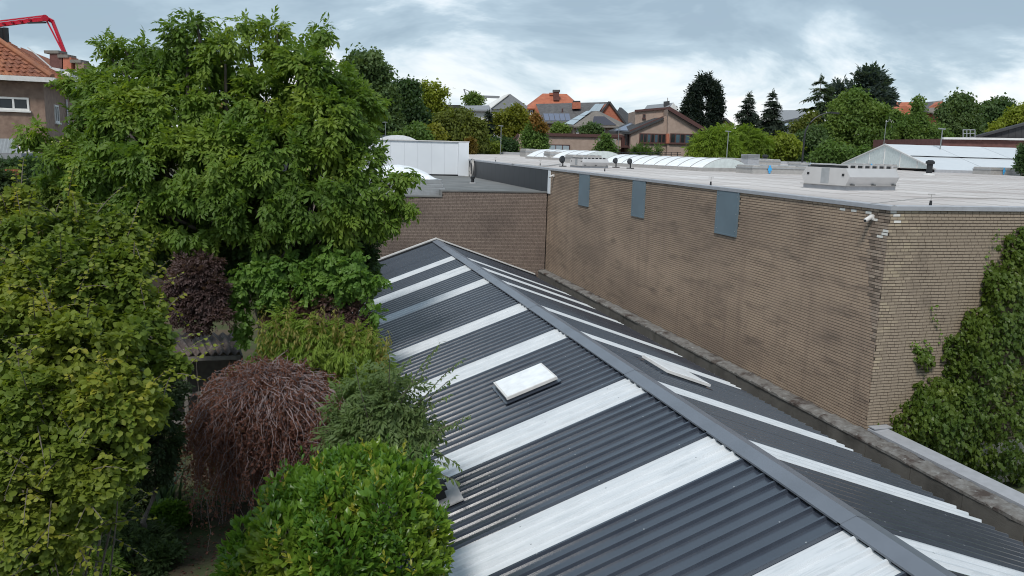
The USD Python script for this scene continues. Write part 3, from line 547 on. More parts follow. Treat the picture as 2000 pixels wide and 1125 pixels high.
def scatter(T, pos, y, z, sc, rng):
    R = basis(y, z); k = rng.integers(0, len(T), len(pos)); Vs, Fs, n = [], [], 0
    for i, (v, f) in enumerate(T):
        s = np.nonzero(k == i)[0]
        if not len(s): continue
        w = pos[s][:, None]+np.einsum('nij,vj->nvi', R[s], v)*np.broadcast_to(sc, (len(pos),))[s][:, None, None]
        Vs.append(w.reshape(-1, 3)); Fs.append((f[None]+n+len(v)*np.arange(len(s))[:, None, None]).reshape(-1, 3)); n += w.shape[0]*w.shape[1]
    return np.vstack(Vs), np.vstack(Fs)
def join(*ms):
    V, F, n = [], [], 0
    for v, f in ms: V.append(v); F.append(f+n); n += len(v)
    return np.vstack(V), np.vstack(F)
def sprig(rng, n, L, ll, lw, m=1, droop=.5, spread=.9, alt=False, tip=True):
    """A twig of n leaves in pairs along +y, drooping."""
    parts = []
    for k in range(n):
        t = (k//2+1)/(n//2+1) if not alt else (k+1)/(n+1); p = np.array([0, L*t, -droop*L*t*t*.5])
        s = 1 if k % 2 else -1
        d = np.array([s*spread, .75+rng.uniform(-.2, .2), -droop*.6+rng.uniform(-.25, .2)])
        if tip and k == n-1: d = np.array([rng.uniform(-.2, .2), 1, -droop])
        sc = rng.uniform(.8, 1.15); R = basis(d[None], np.array([[rng.uniform(-.35, .35), -.1, 1]]))[0]
        v, f = leaf(ll*sc, lw*sc, m, .14, .2); parts.append((p+v@R.T, f))
    return join(*parts)
def lobes_px(L, d):
    return [(at(x, y, d+dd), r*(d+dd)/FOC) for x, y, r, dd in L]
def crown(lobes, n, rng, gap=.42, gs=1.2, rough=.5, depth=.45, flat=1., cull=.62):
    """n points and outward directions on the rough shells of the lobes, with gaps."""
    c = np.array([l[0] for l in lobes]); r = np.array([l[1] for l in lobes]); w = r**2/np.sum(r**2)
    P, O = [], []; got = 0
    while got < n:
        k = rng.choice(len(r), size=3*n, p=w); d = nrm(rng.normal(size=(3*n, 3)))
        rr = r[k]*(1-depth*rng.random(3*n)**2)*(1-rough+rough*1.6*meshkit.fbm(d*1.7+c[k]*.7, 3, 5))
        p = c[k]+d*rr[:, None]*np.array([1, 1, flat])
        keep = (meshkit.fbm(p*gs, 3, 9) > gap) & (p[:, 2] > .03)
        dd = np.zeros(len(p), bool)
        for ci, ri in zip(c, r): dd |= ((p-ci)/np.array([1, 1, flat])*1.0)@np.eye(3) is not None and (np.linalg.norm((p-ci)/np.array([1, 1, flat]), axis=1) < ri*cull)
        keep &= ~dd | (rng.random(len(p)) < .12)
        P.append(p[keep]); O.append(d[keep]); got += keep.sum()
        if len(P) > 12: break
    P, O = np.vstack(P)[:n], np.vstack(O)[:n]; return P, O
def foliage(T, lobes, n, rng, sc=(.8, 1.2), droop=.4, up=.8, jit=.5, **kw):
    P, O = crown(lobes, n, rng, **kw)
    y = O+rng.normal(size=P.shape)*jit+np.array([0, 0, -droop]); z = O*.5+np.array([0, 0, up])+rng.normal(size=P.shape)*.45
    return scatter(T, P, y, z, rng.uniform(*sc, len(P)), rng)
def limbs(base, lobes, r0, rng, frac=1., bend=.2):
    m = MB(); base = np.asarray(base, float); cs = [l[0] for l in lobes]; top = np.mean(cs, axis=0); fork = base+(top-base)*.45
    m.tube([base-UZ*.2, base+(fork-base)*.5+rng.normal(size=3)*.1, fork], [r0, r0*.85, r0*.7], 8)
    for c in cs:
        if rng.random() > frac: continue
        mid = (fork+c)/2+rng.normal(size=3)*bend*np.linalg.norm(c-fork)*.5+UZ*.15
        tt = np.linspace(0, 1, 6)[:, None]; q = (1-tt)**2*fork+2*tt*(1-tt)*mid+tt**2*c
        m.tube(q, np.linspace(r0*.42, r0*.10, 6), 5)
    return m
def leafmat(name, ramp, scale=.9, island=.55, rough=.52, tr=.42, spec=.28, dirt=None): mat(name, ramp, scale=scale, island=island, rough=rough, translucent=tr, spec=spec, dirt=dirt)
leafmat('walnut_leaf', [(0, (0.026, 0.053, 0.013)), (.25, (0.063, 0.118, 0.021)), (.5, (0.114, 0.195, 0.031)), (.75, (0.194, 0.271, 0.041)), (.93, (0.292, 0.348, 0.054)), (1, (0.389, 0.390, 0.065))], scale=.75, island=.38, rough=.5)
leafmat('ivy_dark', [(0, (0.020, 0.041, 0.015)), (.6, (0.046, 0.091, 0.027)), (1, (0.098, 0.159, 0.037))])
#
leafmat('hazel_leaf', [(0, (0.066, 0.111, 0.020)), (.35, (0.125, 0.182, 0.027)), (.65, (0.206, 0.246, 0.036)), (.88, (0.308, 0.299, 0.044)), (1, (0.440, 0.323, 0.062))], scale=1.3, island=.42, rough=.55)
leafmat('copper_leaf', [(0, (0.051, 0.035, 0.035)), (.6, (0.104, 0.066, 0.063)), (.9, (0.156, 0.089, 0.063)), (1, (0.283, 0.126, 0.066))], rough=.5)
leafmat('vine_leaf', [(0, (0.053, 0.106, 0.024)), (.6, (0.112, 0.211, 0.041)), (1, (0.211, 0.317, 0.058))], rough=.5)
leafmat('yellow_leaf', [(0, (0.050, 0.111, 0.017)), (.5, (0.108, 0.195, 0.026)), (.85, (0.185, 0.263, 0.039)), (1, (0.256, 0.263, 0.072))], island=.6)
leafmat('grey_leaf', [(0, (0.083, 0.121, 0.045)), (.6, (0.147, 0.217, 0.076)), (1, (0.247, 0.323, 0.107))], island=.6)
leafmat('laurel_leaf', [(0, (.035, .085, .012)), (.45, (.075, .165, .022)), (.8, (.125, .235, .03)), (.93, (.21, .27, .035)), (1, (.40, .32, .045))], island=.7, rough=.33, spec=.45, tr=.34)
leafmat('beech_leaf', [(0, (0.085, 0.041, 0.036)), (.5, (0.166, 0.078, 0.060)), (.85, (0.257, 0.125, 0.085)), (1, (0.364, 0.201, 0.119))], island=.7, rough=.6)
leafmat('shade_leaf', [(0, (0.025, 0.043, 0.018)), (.6, (0.058, 0.094, 0.032)), (1, (0.134, 0.162, 0.036))])
leafmat('iris_leaf', [(0, (.03, .06, .04)), (1, (.07, .12, .075))], rough=.5)
mat('bark', [(0, (.06, .05, .042)), (1, (.15, .13, .11))], scale=8, rough=.95, bump=.5); mat('twig_grey', [(0, (.15, .11, .11)), (1, (.34, .27, .265))], scale=6, island=.4, rough=.9)
mat('wood_grey', [(0, (.11, .10, .09)), (1, (.2, .185, .165))], scale=6, rough=.9)
mat('fibre_cement', [(0, (.055, .040, .035)), (.6, (.11, .085, .075)), (1, (.19, .165, .15))], scale=5, detail=7, rough=.95, dirt=[((.42, .41, .40), 9, .64, .72), ((.04, .05, .02), 3, .6, .72)])

def plant(name, label, cat, lobes, T, n, m, seed, base=None, r0=.06, group=None, stem='bark', leafname='foliage', lname='stem', lf=.8, singles=0, **kw):
    rng = np.random.default_rng(seed); base = base if base is not None else (np.mean([l[0][0] for l in lobes]), np.mean([l[0][1] for l in lobes]), 0)
    t = thing(name, label, cat, group, base)
    v, f = foliage(T, lobes, n, rng, **kw)
    if singles:
        nv, nf = len(T[0][0]), len(T[0][1]); q = v.reshape(-1, nv, 3); ce = q.mean(1)-CAM; dist = np.linalg.norm(ce, axis=1)
        px = 1000+FOC*(ce@CR)/(ce@FD); py = 562.5-FOC*(ce@CU)/(ce@FD); vis = (px > -10) & (py < 1130)
        o = np.argsort(np.where(vis, dist, 1e6)); one = o[:singles]; rest = np.setdiff1d(np.arange(len(q)), one)
        for i in one: put(t, 'leaf', (q[i], T[0][1]), m if rng.random() > .0 else m, smooth=True)
        put(t, leafname, (q[rest].reshape(-1, 3), (T[0][1][None]+nv*np.arange(len(rest))[:, None, None]).reshape(-1, 3)), m, smooth=True, kind='stuff')
    else: put(t, leafname, (v, f), m, kind='stuff')
    if r0: put(t, lname, limbs(base, lobes, r0, rng, lf), stem)
    return t
R_ = np.random.default_rng
rT = R_(1)
T_walnut = [sprig(rT, 7, .34, .19, .085, 1, .55) for _ in range(6)]
T_small = [sprig(rT, 6, .20, .09, .055, 1, .3, alt=True) for _ in range(5)]
T_narrow = [sprig(rT, 8, .30, .13, .035, 1, 1.0, .5) for _ in range(5)]
T_ivy = [sprig(rT, 5, .16, .085, .085, 1, .5, alt=True) for _ in range(5)]
T_vine = [sprig(rT, 6, .32, .15, .14, 1, .5, alt=True) for _ in range(5)]
T_grey = [sprig(rT, 8, .30, .13, .045, 1, .5, .8) for _ in range(5)]

# the big walnut tree
WL = [(365, 90, 50, 0), (345, 55, 26, .3), (385, 48, 22, .1), (430, 70, 36, 0), (478, 52, 22, .4), (440, 125, 56, -.5), (340, 135, 44, .5), (540, 62, 20, .3), (548, 100, 34, .3), (590, 78, 22, .2), (600, 115, 34, 0), (630, 60, 16, .5), (600, 160, 66, -.4), (655, 165, 42, .3), (690, 215, 55, .2), (640, 240, 70, -.8),
      (245, 100, 30, .4), (205, 100, 22, .6), (235, 130, 36, .3), (280, 180, 54, 0), (285, 100, 16, .2), (215, 190, 56, -.2), (150, 168, 26, .4), (250, 250, 84, -.9), (185, 245, 46, 0), (100, 262, 30, -.2), (58, 262, 18, -.2), (150, 310, 62, -.4), (110, 325, 34, -.6), (225, 340, 84, -1.0), (340, 230, 90, -.6), (430, 215, 84, -.3), (520, 215, 80, -.4),
      (330, 330, 94, -1.2), (440, 320, 96, -1.1), (550, 310, 92, -1.0), (640, 330, 76, -.9), (700, 320, 52, -.6), (610, 400, 76, -1.2), (700, 385, 50, -.8), (752, 372, 34, -.8), (785, 340, 16, -.8), (790, 400, 16, -.8), (740, 420, 34, -.8), (680, 440, 48, -1.0), (500, 410, 86, -1.3), (400, 410, 86, -1.3), (290, 410, 76, -1.2), (580, 470, 58, -1.2)]
LW = [(c, r*.93) for c, r in lobes_px(WL, 19.4)]
plant('walnut_tree', 'big walnut tree with broad drooping leaves and yellowish green nuts, tallest on the left', 'tree', LW, T_walnut, 17000, 'walnut_leaf', 21, base=at(560, 700, 19.4)*[1, 1, 0], r0=.3, leafname='crown', lname='trunk', lf=1., sc=(.55, .98), droop=.6, gap=.455, gs=1.7, jit=.65, depth=.6, rough=.6)
nuts, _ = crown(LW, 260, R_(8), gap=.45); ic = trimesh.creation.icosphere(1, .026)
mat('nut_green', [(0, (.19, .22, .05)), (1, (.32, .31, .08))], island=.8, rough=.5)
put('/World/walnut_tree', 'walnut', scatter([(np.array(ic.vertices), np.array(ic.faces))], nuts, R_(2).normal(size=nuts.shape), R_(3).normal(size=nuts.shape), 1.0, R_(4)), 'nut_green', kind='stuff')
# darker climbers and shrubs below it
plant('ivy_thicket', 'dark green ivy thicket filling the space below the walnut crown', 'ivy', lobes_px([(330, 455, 80, 0), (430, 470, 80, .3), (520, 490, 80, 0), (610, 500, 80, .2), (680, 520, 60, .6), (240, 440, 70, 0), (150, 400, 60, .5), (560, 560, 70, 0)], 19.2), T_ivy, 7500, 'ivy_dark', 22, sc=(1.0, 1.6), gap=.33, droop=.6, r0=.03, lf=.2)
plant('thuja', 'dense dark green conifer beside the brick annex wall', 'conifer', lobes_px([(722, 395, 22, 0), (718, 430, 26, 0), (716, 470, 28, 0), (708, 505, 26, 0), (690, 440, 40, .3), (690, 500, 40, .3), (680, 560, 40, .3)], 19.5), T_small, 3200, 'ivy_dark', 23, sc=(.5, .8), gap=.25, rough=.25, droop=-.4)
plant('vine', 'bright green grape vine trailing over the shed and the dark roof edge', 'vine', lobes_px([(480, 525, 15, 0), (472, 560, 15, 0), (470, 600, 14, 0), (472, 635, 12, 0), (476, 660, 8, 0), (560, 525, 26, .2), (620, 535, 30, .2), (660, 555, 28, 0), (700, 548, 24, -.2), (720, 590, 16, -.3), (735, 615, 12, -.3), (690, 520, 20, 0), (540, 570, 24, 0), (600, 560, 24, 0), (742, 545, 9, -.3), (520, 530, 24, 0), (410, 530, 10, 0), (500, 690, 9, -.9), (470, 715, 10, -1.2), (640, 500, 16, 0), (450, 545, 10, 0)], 17.6), T_vine, 1500, 'vine_leaf', 24, sc=(.5, .85), gap=.36, droop=.7, up=.5, r0=.015, lf=.3)
plant('copper_shrub', 'dark purple brown copper shrub above the corrugated shed roof', 'shrub', lobes_px([(375, 545, 34, 0), (405, 585, 36, 0), (352, 595, 32, 0), (400, 525, 26, .3), (430, 625, 20, -.2), (345, 560, 24, 0), (385, 625, 24, 0), (420, 560, 22, 0), (360, 520, 18, .3), (330, 620, 18, 0)], 17.2), T_small, 3300, 'copper_leaf', 25, sc=(.6, 1.), gap=.37, gs=2., rough=.75, r0=.02, lf=.3)
plant('copper_shrub', 'dull purple shrub behind the yellow shrub at the roof edge', 'shrub', lobes_px([(590, 600, 44, 0), (650, 600, 46, 0), (690, 620, 38, 0), (700, 650, 30, 0), (560, 640, 40, 0), (625, 640, 46, 0)], 17.9), T_small, 2600, 'copper_leaf', 26, sc=(.8, 1.2), gap=.36)
# yellow shrub with hanging leaves and upright tips
YL = lobes_px([(560, 660, 48, .2), (620, 680, 60, 0), (690, 690, 60, 0), (600, 740, 60, 0), (680, 760, 66, -.2), (720, 720, 46, 0), (735, 780, 34, 0), (550, 720, 40, .2), (640, 820, 60, -.2)], 16.6)
yt = plant('yellow_shrub', 'yellow green shrub with narrow hanging leaves behind the weeping tree', 'shrub', YL, T_narrow, 4200, 'yellow_leaf', 27, sc=(.65, 1.05), droop=.75, gap=.36, r0=.05)
rg = R_(28); sp = []
for x, y, x1, y1 in ((510, 690, 512, 600), (545, 680, 540, 612), (560, 670, 562, 596), (600, 660, 612, 610), (628, 660, 626, 598), (655, 660, 656, 606), (590, 690, 572, 640), (690, 680, 700, 622), (715, 690, 722, 640), (745, 700, 762, 646), (755, 760, 752, 690), (735, 720, 742, 655), (610, 700, 605, 640), (665, 690, 675, 630), (540, 720, 520, 650)):
    a, b = at(x, y, 16.3), at(x1, y1, 16.1); tt = np.linspace(0, 1, 64)[:, None]; P = a+(b-a)*tt+rg.normal(size=(64, 3))*.04
    y_ = rg.normal(size=P.shape)*[.8, .8, .2]+[0, 0, -.5]; sp.append(scatter([leaf(.14, .042, 1, .1, .5)], P, y_, np.tile([0, 0, 1.], (64, 1))+rg.normal(size=P.shape)*.3, np.linspace(1.2, .6, 64), rg))
leafmat('yellow_tip', [(0, (.11, .13, .03)), (.5, (.20, .20, .05)), (1, (.30, .26, .09))], island=.6)
put(yt, 'shoot', join(*sp), 'yellow_tip', kind='stuff')
# hazel
HZ = [(60, 470, 70, .8), (150, 455, 60, 1.0), (225, 480, 60, .8), (40, 400, 40, 1.4), (100, 560, 100, .2), (230, 570, 86, .4), (50, 660, 100, -.3), (170, 680, 110, -.5), (275, 660, 62, 0), (320, 712, 34, -.2), (350, 715, 20, -.2), (70, 800, 110, -.8), (210, 800, 96, -.8), (285, 800, 44, -.5), (40, 920, 100, -1.0), (150, 925, 90, -1.0), (235, 900, 50, -.8), (60, 1020, 70, -1.1), (130, 1030, 60, -1.0), (20, 1080, 40, -1.1), (60, 1095, 20, -1.1), (250, 540, 60, .5), (300, 600, 30, .3), (140, 400, 24, 1.0), (280, 480, 22, .8)]
HZ += [(x, y, r, dd) for x, y, r, dd in HZ if y > 850]+[(180, 1010, 60, -.6), (90, 960, 80, -.7), (200, 940, 50, -.3), (20, 990, 60, -.9), (100, 1080, 50, -.8), (10, 860, 60, -.6), (30, 1060, 60, -.9), (70, 1110, 60, -1.0), (150, 1080, 50, -.9), (140, 990, 70, -.8), (60, 1000, 70, -.9), (0, 1110, 60, -1.)]
T_hazel = [leaf(.070, .058, 2, .10, .18)]
hz = plant('hazel_shrub', 'tall hazel with round yellow green leaves filling the left foreground', 'shrub', lobes_px(HZ, 7.4), T_hazel, 60000, 'hazel_leaf', 31, singles=290, sc=(.6, 1.15), droop=.5, up=.9, jit=.9, gap=.43, gs=2.6, depth=.7, rough=.8, r0=.04, base=at(150, 1300, 7.2)*[1, 1, 0], lf=.5)
rg = R_(38); P_, O_ = crown(lobes_px(HZ, 7.4), 330, rg, gap=.3, gs=2., depth=.05, rough=.6); tw = MB(); A_, Y_, Z_, S_ = [], [], [], []
for p, o in zip(P_, O_):
    ax = nrm(o*.8+UZ*rg.uniform(-.1, .9)+rg.normal(size=3)*.3); L_ = rg.uniform(.2, .55); sd = nrm(np.cross(ax, UZ)+1e-3); q = [p+ax*L_*u-UZ*.22*L_*u*u for u in (0, .35, .7, 1.)]; tw.tube(q, [.006, .005, .004, .002], 3, False)
    for j in range(11):
        u = (j+1)/11; s_ = 1 if j % 2 else -1; A_.append(p+ax*L_*u-UZ*.22*L_*u*u); Y_.append(sd*s_+ax*.5+rg.normal(size=3)*.3+[0, 0, -.3]); Z_.append(UZ+rg.normal(size=3)*.4); S_.append(rg.uniform(.5, 1.05)*(1.1-.4*u))
put(hz, 'shoot', scatter(T_hazel, np.array(A_), np.array(Y_), np.array(Z_), np.array(S_), rg), 'hazel_leaf', kind='stuff'); put(hz, 'twig', tw, 'bark', kind='stuff')
plant('yew_shrub', 'dark green yew behind the hazel beside the shed', 'shrub', lobes_px([(300, 800, 46, 0), (310, 860, 40, 0), (290, 900, 50, 0), (240, 880, 60, 0), (325, 760, 30, .4)], 13.5), T_small, 2200, 'shade_leaf', 32, sc=(.6, 1.), gap=.3, droop=-.2)
plant('shade_shrub', 'dark leafy shrub hidden behind the hazel at the left edge', 'shrub', lobes_px([(20, 620, 70, 0), (110, 640, 80, 0), (200, 640, 70, 0), (40, 740, 80, 0), (140, 760, 80, 0), (230, 740, 60, 0), (0, 540, 60, 0), (60, 860, 80, 0), (180, 870, 80, 0)], 11.5), T_small, 3800, 'shade_leaf', 36, sc=(.9, 1.5), gap=.25, r0=.04)
# laurel in the foreground
LA = [(690, 935, 56, .5), (660, 905, 26, .6), (735, 895, 24, .6), (765, 935, 46, .4), (810, 960, 40, .3), (600, 965, 46, .4), (545, 990, 40, .3), (640, 1000, 80, 0), (750, 1010, 90, -.1), (835, 1030, 40, .1), (845, 1090, 34, 0), (560, 1060, 80, -.2), (480, 1040, 24, .2), (470, 1080, 34, .1), (660, 1090, 100, -.4), (780, 1100, 80, -.3), (500, 1120, 60, -.2), (545, 945, 18, .5), (580, 935, 16, .5), (620, 920, 18, .5), (830, 930, 22, .3), (862, 1060, 14, .1), (640, 1190, 130, -.6), (800, 1190, 80, -.4), (450, 1120, 24, 0)]
T_laur = [leaf(.135, .06, 2, .16, .12, .56)]
lt_ = plant('laurel_bush', 'glossy bright green laurel bush in the foreground beside the dark roof', 'shrub', lobes_px(LA, 8.6), T_laur, 13500, 'laurel_leaf', 33, singles=295, sc=(.65, 1.15), droop=-.75, up=.5, jit=.6, gap=.31, gs=2.6, depth=.5, rough=.62, r0=.05, lf=1.)
leafmat('laurel_tip', [(0, (.12, .20, .025)), (.5, (.24, .27, .035)), (1, (.42, .33, .05))], island=.7, rough=.35, tr=.34)
rg = R_(37); Pp, O_ = crown(lobes_px(LA, 8.6), 420, rg, gap=.3, gs=2.6, depth=.1, rough=.55); k_ = O_[:, 2] > .05; Pp = Pp[k_]; O_ = O_[k_]
for nm_, sel, mt_ in (('shoot', np.arange(len(Pp)) % 4 != 0, 'laurel_leaf'), ('yellow_tip', np.arange(len(Pp)) % 4 == 0, 'laurel_tip')):
    A_ = []; Y_ = []; Z_ = []; S_ = []
    for p, o in zip(Pp[sel], O_[sel]):
        ax = nrm(o*.35+UZ+rg.normal(size=3)*.15); L_ = rg.uniform(.16, .34); a0 = rg.uniform(0, 6.3)
        for j in range(9):
            a = a0+j*2.4; u = j/8; h = np.array([math.cos(a), math.sin(a), 0.]); A_.append(p+ax*L_*u); Y_.append(h*(1.1-.8*u)+ax*(.45+.9*u)); Z_.append(ax-h*.5*u); S_.append((1.0-.45*u)*rg.uniform(.75, 1.05))
    put(lt_, nm_, scatter([leaf(.125, .052, 2, .16, .12, .56)], np.array(A_), np.array(Y_), np.array(Z_), np.array(S_), rg), mt_, kind='stuff', smooth=True)
# grey green shrub with arching sprays over the roof
GLb = lobes_px([(720, 760, 36, .3), (690, 800, 46, .2), (760, 800, 52, 0), (720, 850, 60, 0), (790, 850, 46, -.1), (680, 870, 46, 0), (800, 780, 30, .1), (830, 830, 30, 0), (840, 790, 20, 0), (760, 730, 16, .2), (770, 890, 40, 0)], 11.0)
gt_ = plant('buddleia_shrub', 'loose grey green shrub with arching sprays hanging over the dark roof', 'shrub', GLb, T_grey, 1500, 'grey_leaf', 34, sc=(.6, .95), droop=.5, gap=.45, gs=2.6, rough=.7, r0=.03)
rg = R_(35); sp = []; tw = MB(); b0 = at(745, 900, 11.0)
for x, y in ((905, 700), (862, 668), (888, 735), (915, 812), (905, 830), (900, 915), (895, 940), (870, 905), (845, 690), (830, 735), (800, 700), (878, 770), (690, 700), (760, 690), (860, 860)):
    e = at(x, y, 10.7+rg.uniform(-.3, .3)); mid = (b0+e)/2+UZ*.25+rg.normal(size=3)*.12; tt = np.linspace(0, 1, 40)[:, None]; q = (1-tt)**2*b0+2*tt*(1-tt)*mid+tt**2*e
    tw.tube(q[::4], np.linspace(.012, .004, 10), 4); P = q[12:]; P = np.repeat(P, 2, 0); dq = np.repeat(np.gradient(q, axis=0)[12:], 2, 0); s = np.tile([1, -1], len(P)//2)[:, None]
    sd = nrm(np.cross(dq, [0, 0, 1.])); y_ = nrm(dq)*.5+sd*s+rg.normal(size=P.shape)*.3+[0, 0, -.35]
    sp.append(scatter([leaf(.10, .036, 1, .15, .35)], P, y_, np.tile([0, 0, 1.], (len(P), 1))+rg.normal(size=P.shape)*.35, rg.uniform(.6, 1.1, len(P)), rg))
put(gt_, 'spray', join(*sp), 'grey_leaf', kind='stuff'); put(gt_, 'twig', tw, 'bark', kind='stuff')
# weeping beech
rg = R_(41); c0 = at(535, 900, 15.6)*[1, 1, 0]; ztop = at(540, 708, 15.6)[2]
t = thing('weeping_beech', 'small weeping tree with bare grey twigs and rusty brown leaves', 'tree', None, c0); tw = MB(); lf_p, lf_d = [], []
for k in range(1150):
    a = rg.uniform(0, 2*np.pi); R1 = 1.42*math.sqrt(rg.uniform(.01, 1)); dr = np.array([math.cos(a), math.sin(a), 0])
    zt = ztop-1.05*(R1/1.42)**2.2-rg.uniform(0, .3); zb = rg.uniform(.15, 1.3) if rg.random() < .75 else rg.uniform(1.0, 2.0); s0 = rg.uniform(0, .35)
    n = 14; u = np.linspace(0, 1, n); h = np.minimum(u/.45, 1); hh = np.sin(h*np.pi/2)
    rr = R1*(s0+(1-s0)*hh)+rg.uniform(.1, .55)*np.maximum(u-.45, 0); z = (ztop-.4)+(zt-ztop+.4)*h+.22*np.sin(h*np.pi)*(1-.3*R1); z = np.where(u > .45, zt-(zt-zb)*((u-.45)/.55)**1.4, z)
    q = c0+dr*rr[:, None]+UZ*z[:, None]; w = np.cumsum(rg.normal(size=(n, 3))*[.085, .085, .03], axis=0); q = q+w*np.minimum(1, u*3)[:, None]
    tw.tube(q, np.linspace(.008, .0025, n)*rg.uniform(.7, 1.4), 3, False)
    m_ = rg.integers(46, 76); i = rg.uniform(.22, 1, m_)**.8*(n-1); P = np.stack([np.interp(i, np.arange(n), q[:, j]) for j in range(3)], 1)+rg.normal(size=(m_, 3))*.03
    lf_p.append(P); lf_d.append(rg.normal(size=(m_, 3))*.7+[0, 0, -.7])
P = np.vstack(lf_p); Dv = np.vstack(lf_d)
put(t, 'crown', scatter([leaf(.068, .044, 1, .2, .3)], P, Dv, rg.normal(size=P.shape), rg.uniform(.6, 1.2, len(P)), rg), 'beech_leaf', kind='stuff'); put(t, 'twig', tw, 'twig_grey', kind='stuff')
put(t, 'trunk', MB().tube([c0-UZ*.1, c0+[.05, .02, 1.0], c0+[0, .04, 1.9], c0+UZ*(ztop-.35)], [.10, .085, .08, .05], 8), 'bark')
# iris, undergrowth, ground cover
rg = R_(43); c0 = onz(320, 985, 0); t = thing('iris_clump', 'clump of grey green sword leaves at the edge of the garden soil', 'plant', None, c0)
for k in range(30):
    a = rg.uniform(0, 2*np.pi); b = c0+np.array([math.cos(a), math.sin(a), 0])*rg.uniform(.0, .32); o = np.array([math.cos(a), math.sin(a), 0])*rg.uniform(.12, .5)+rg.normal(size=3)*.08; h = rg.uniform(.6, 1.05); m = MB(); sd = nrm(np.cross(o, [0, 0, 1.])); V = []
    for u in (0, .35, .7, 1.): p = b+o*u*u+UZ*h*u*(1-.12*u); w = .045*(1-u**2.2)+.002; V += [p-sd*w, p+sd*w+o*.03]
    m.add(V, [(2*i, 2*i+1, 2*i+3, 2*i+2) for i in range(3)]); put(t, 'leaf', m, 'iris_leaf')
for k, (x, y, r, lab, mt, T) in enumerate(((215, 1000, 70, 'low dark shrub with thin stems left of the bare soil', 'shade_leaf', T_small), (270, 1040, 66, 'low dark brown green shrub in the shade below the iris clump', 'shade_leaf', T_narrow), (330, 1000, 34, 'small yellowing groundcover bush below the iris clump', 'yellow_leaf', T_small), (180, 1090, 60, 'low yellow green shrub at the bottom edge beside the hazel', 'yellow_leaf', T_small), (320, 1085, 34, 'small low green plant at the edge of the bare soil', 'shade_leaf', T_small), (130, 1110, 30, 'small bright green sprout at the bottom edge', 'vine_leaf', T_small), (250, 950, 50, 'dark rounded shrub between the hazel and the iris clump', 'shade_leaf', T_small))):
    c = onz(x, y+r*.75, 0); d = c@FY
    plant('low_shrub', lab, 'shrub', [(c+UZ*.30*r*d/FOC+[0, 0, 0], r*d/FOC*.8), (c+RX*.4*r*d/FOC+UZ*.2, r*d/FOC*.55), (c-RX*.4*r*d/FOC+UZ*.2, r*d/FOC*.55)], T, 600, mt, 50+k, sc=(.6, 1.1), gap=.38, r0=.02, droop=.0)
P = np.array([onz(x, y, 0) for x, y in zip(R_(60).uniform(120, 470, 5200), R_(61).uniform(840, 1180, 5200))]); rg = R_(62)
P = P[meshkit.fbm(P*.9, 3, 3) > .47]
v = scatter([leaf(.09, .05, 1, .2, .3), leaf(.16, .012, 1, .05, .3)], P+UZ*.03, rg.normal(size=P.shape)*[1, 1, .4]+[0, 0, .35], np.tile([0, 0, 1.], (len(P), 1))+rg.normal(size=P.shape)*.3, rg.uniform(.5, 1.3, len(P)), rg)
put(None, 'ground_cover', v, 'shade_leaf', 'thin weeds and moss growing on the brown garden soil', kind='stuff', cat='ground cover')
P = np.array([onz(x, y, 0) for x, y in zip(R_(63).uniform(330, 520, 900), R_(64).uniform(840, 1180, 900))])
put(None, 'fallen_leaves', scatter([leaf(.07, .045, 1, .2, .1)], P+UZ*.02, rg.normal(size=P.shape)*[1, 1, .15], np.tile([0, 0, 1.], (len(P), 1))+rg.normal(size=P.shape)*.25, rg.uniform(.6, 1.2, len(P)), rg), 'beech_leaf', 'dry brown fallen leaves lying on the bare soil', kind='stuff', cat='fallen leaves')
# shed
a, b, c_, d_ = at(250, 697, 18.6), at(470, 690, 18.6), at(457, 652, 20.6), at(200, 652, 20.6)
zf, zb = a[2], c_[2]; W_ = np.linalg.norm(b-a); t = thing('garden_shed', 'open garden shed with a mossy corrugated roof and a dark interior', 'shed', None, (b+c_)/2*[1, 1, 0])
nx = 140; u = np.linspace(0, 1, nx); pts = []
for s in np.linspace(0, 1, 4):
    l, r = a+(d_-a)*s, b+(c_-b)*s
    pts.append(l+(r-l)*u[:, None]+UZ*(.045*np.sin(u*W_/.19*2*np.pi))[:, None])
V = np.vstack(pts); i, j = np.meshgrid(np.arange(3), np.arange(nx-1), indexing='ij'); q = np.stack([i*nx+j, i*nx+j+1, (i+1)*nx+j+1, (i+1)*nx+j], -1).reshape(-1, 4)
put(t, 'corrugated_roof', MB().add(V, q).add(V-UZ*.012, q[:, ::-1]), 'fibre_cement', smooth=60)
dn = lambda p: np.array([p[0], p[1], 0.]); w = MB()
for p, q_ in ((b, c_), (c_, d_), (d_, a)): w.poly([dn(p), dn(q_), q_-UZ*.06, p-UZ*.06], nrm(np.cross(q_-p, UZ))*.05)
put(t, 'board_wall', w, 'wood_grey')
for s in (.02, .5, .98): p = a+(b-a)*s; put(t, 'post', MB().bar(dn(p), p-UZ*.05, .09), 'wood_grey')
put(t, 'beam', MB().bar(a-UZ*.10, b-UZ*.10, .06, .1), 'wood_grey')
for y, w_ in ((770, .08), (822, .2)): p, q_ = at(330, y+3, 18.9), at(402, y-3, 18.9); put(t, 'plank', MB().bar(p, q_, .04, w_), 'wood_grey')
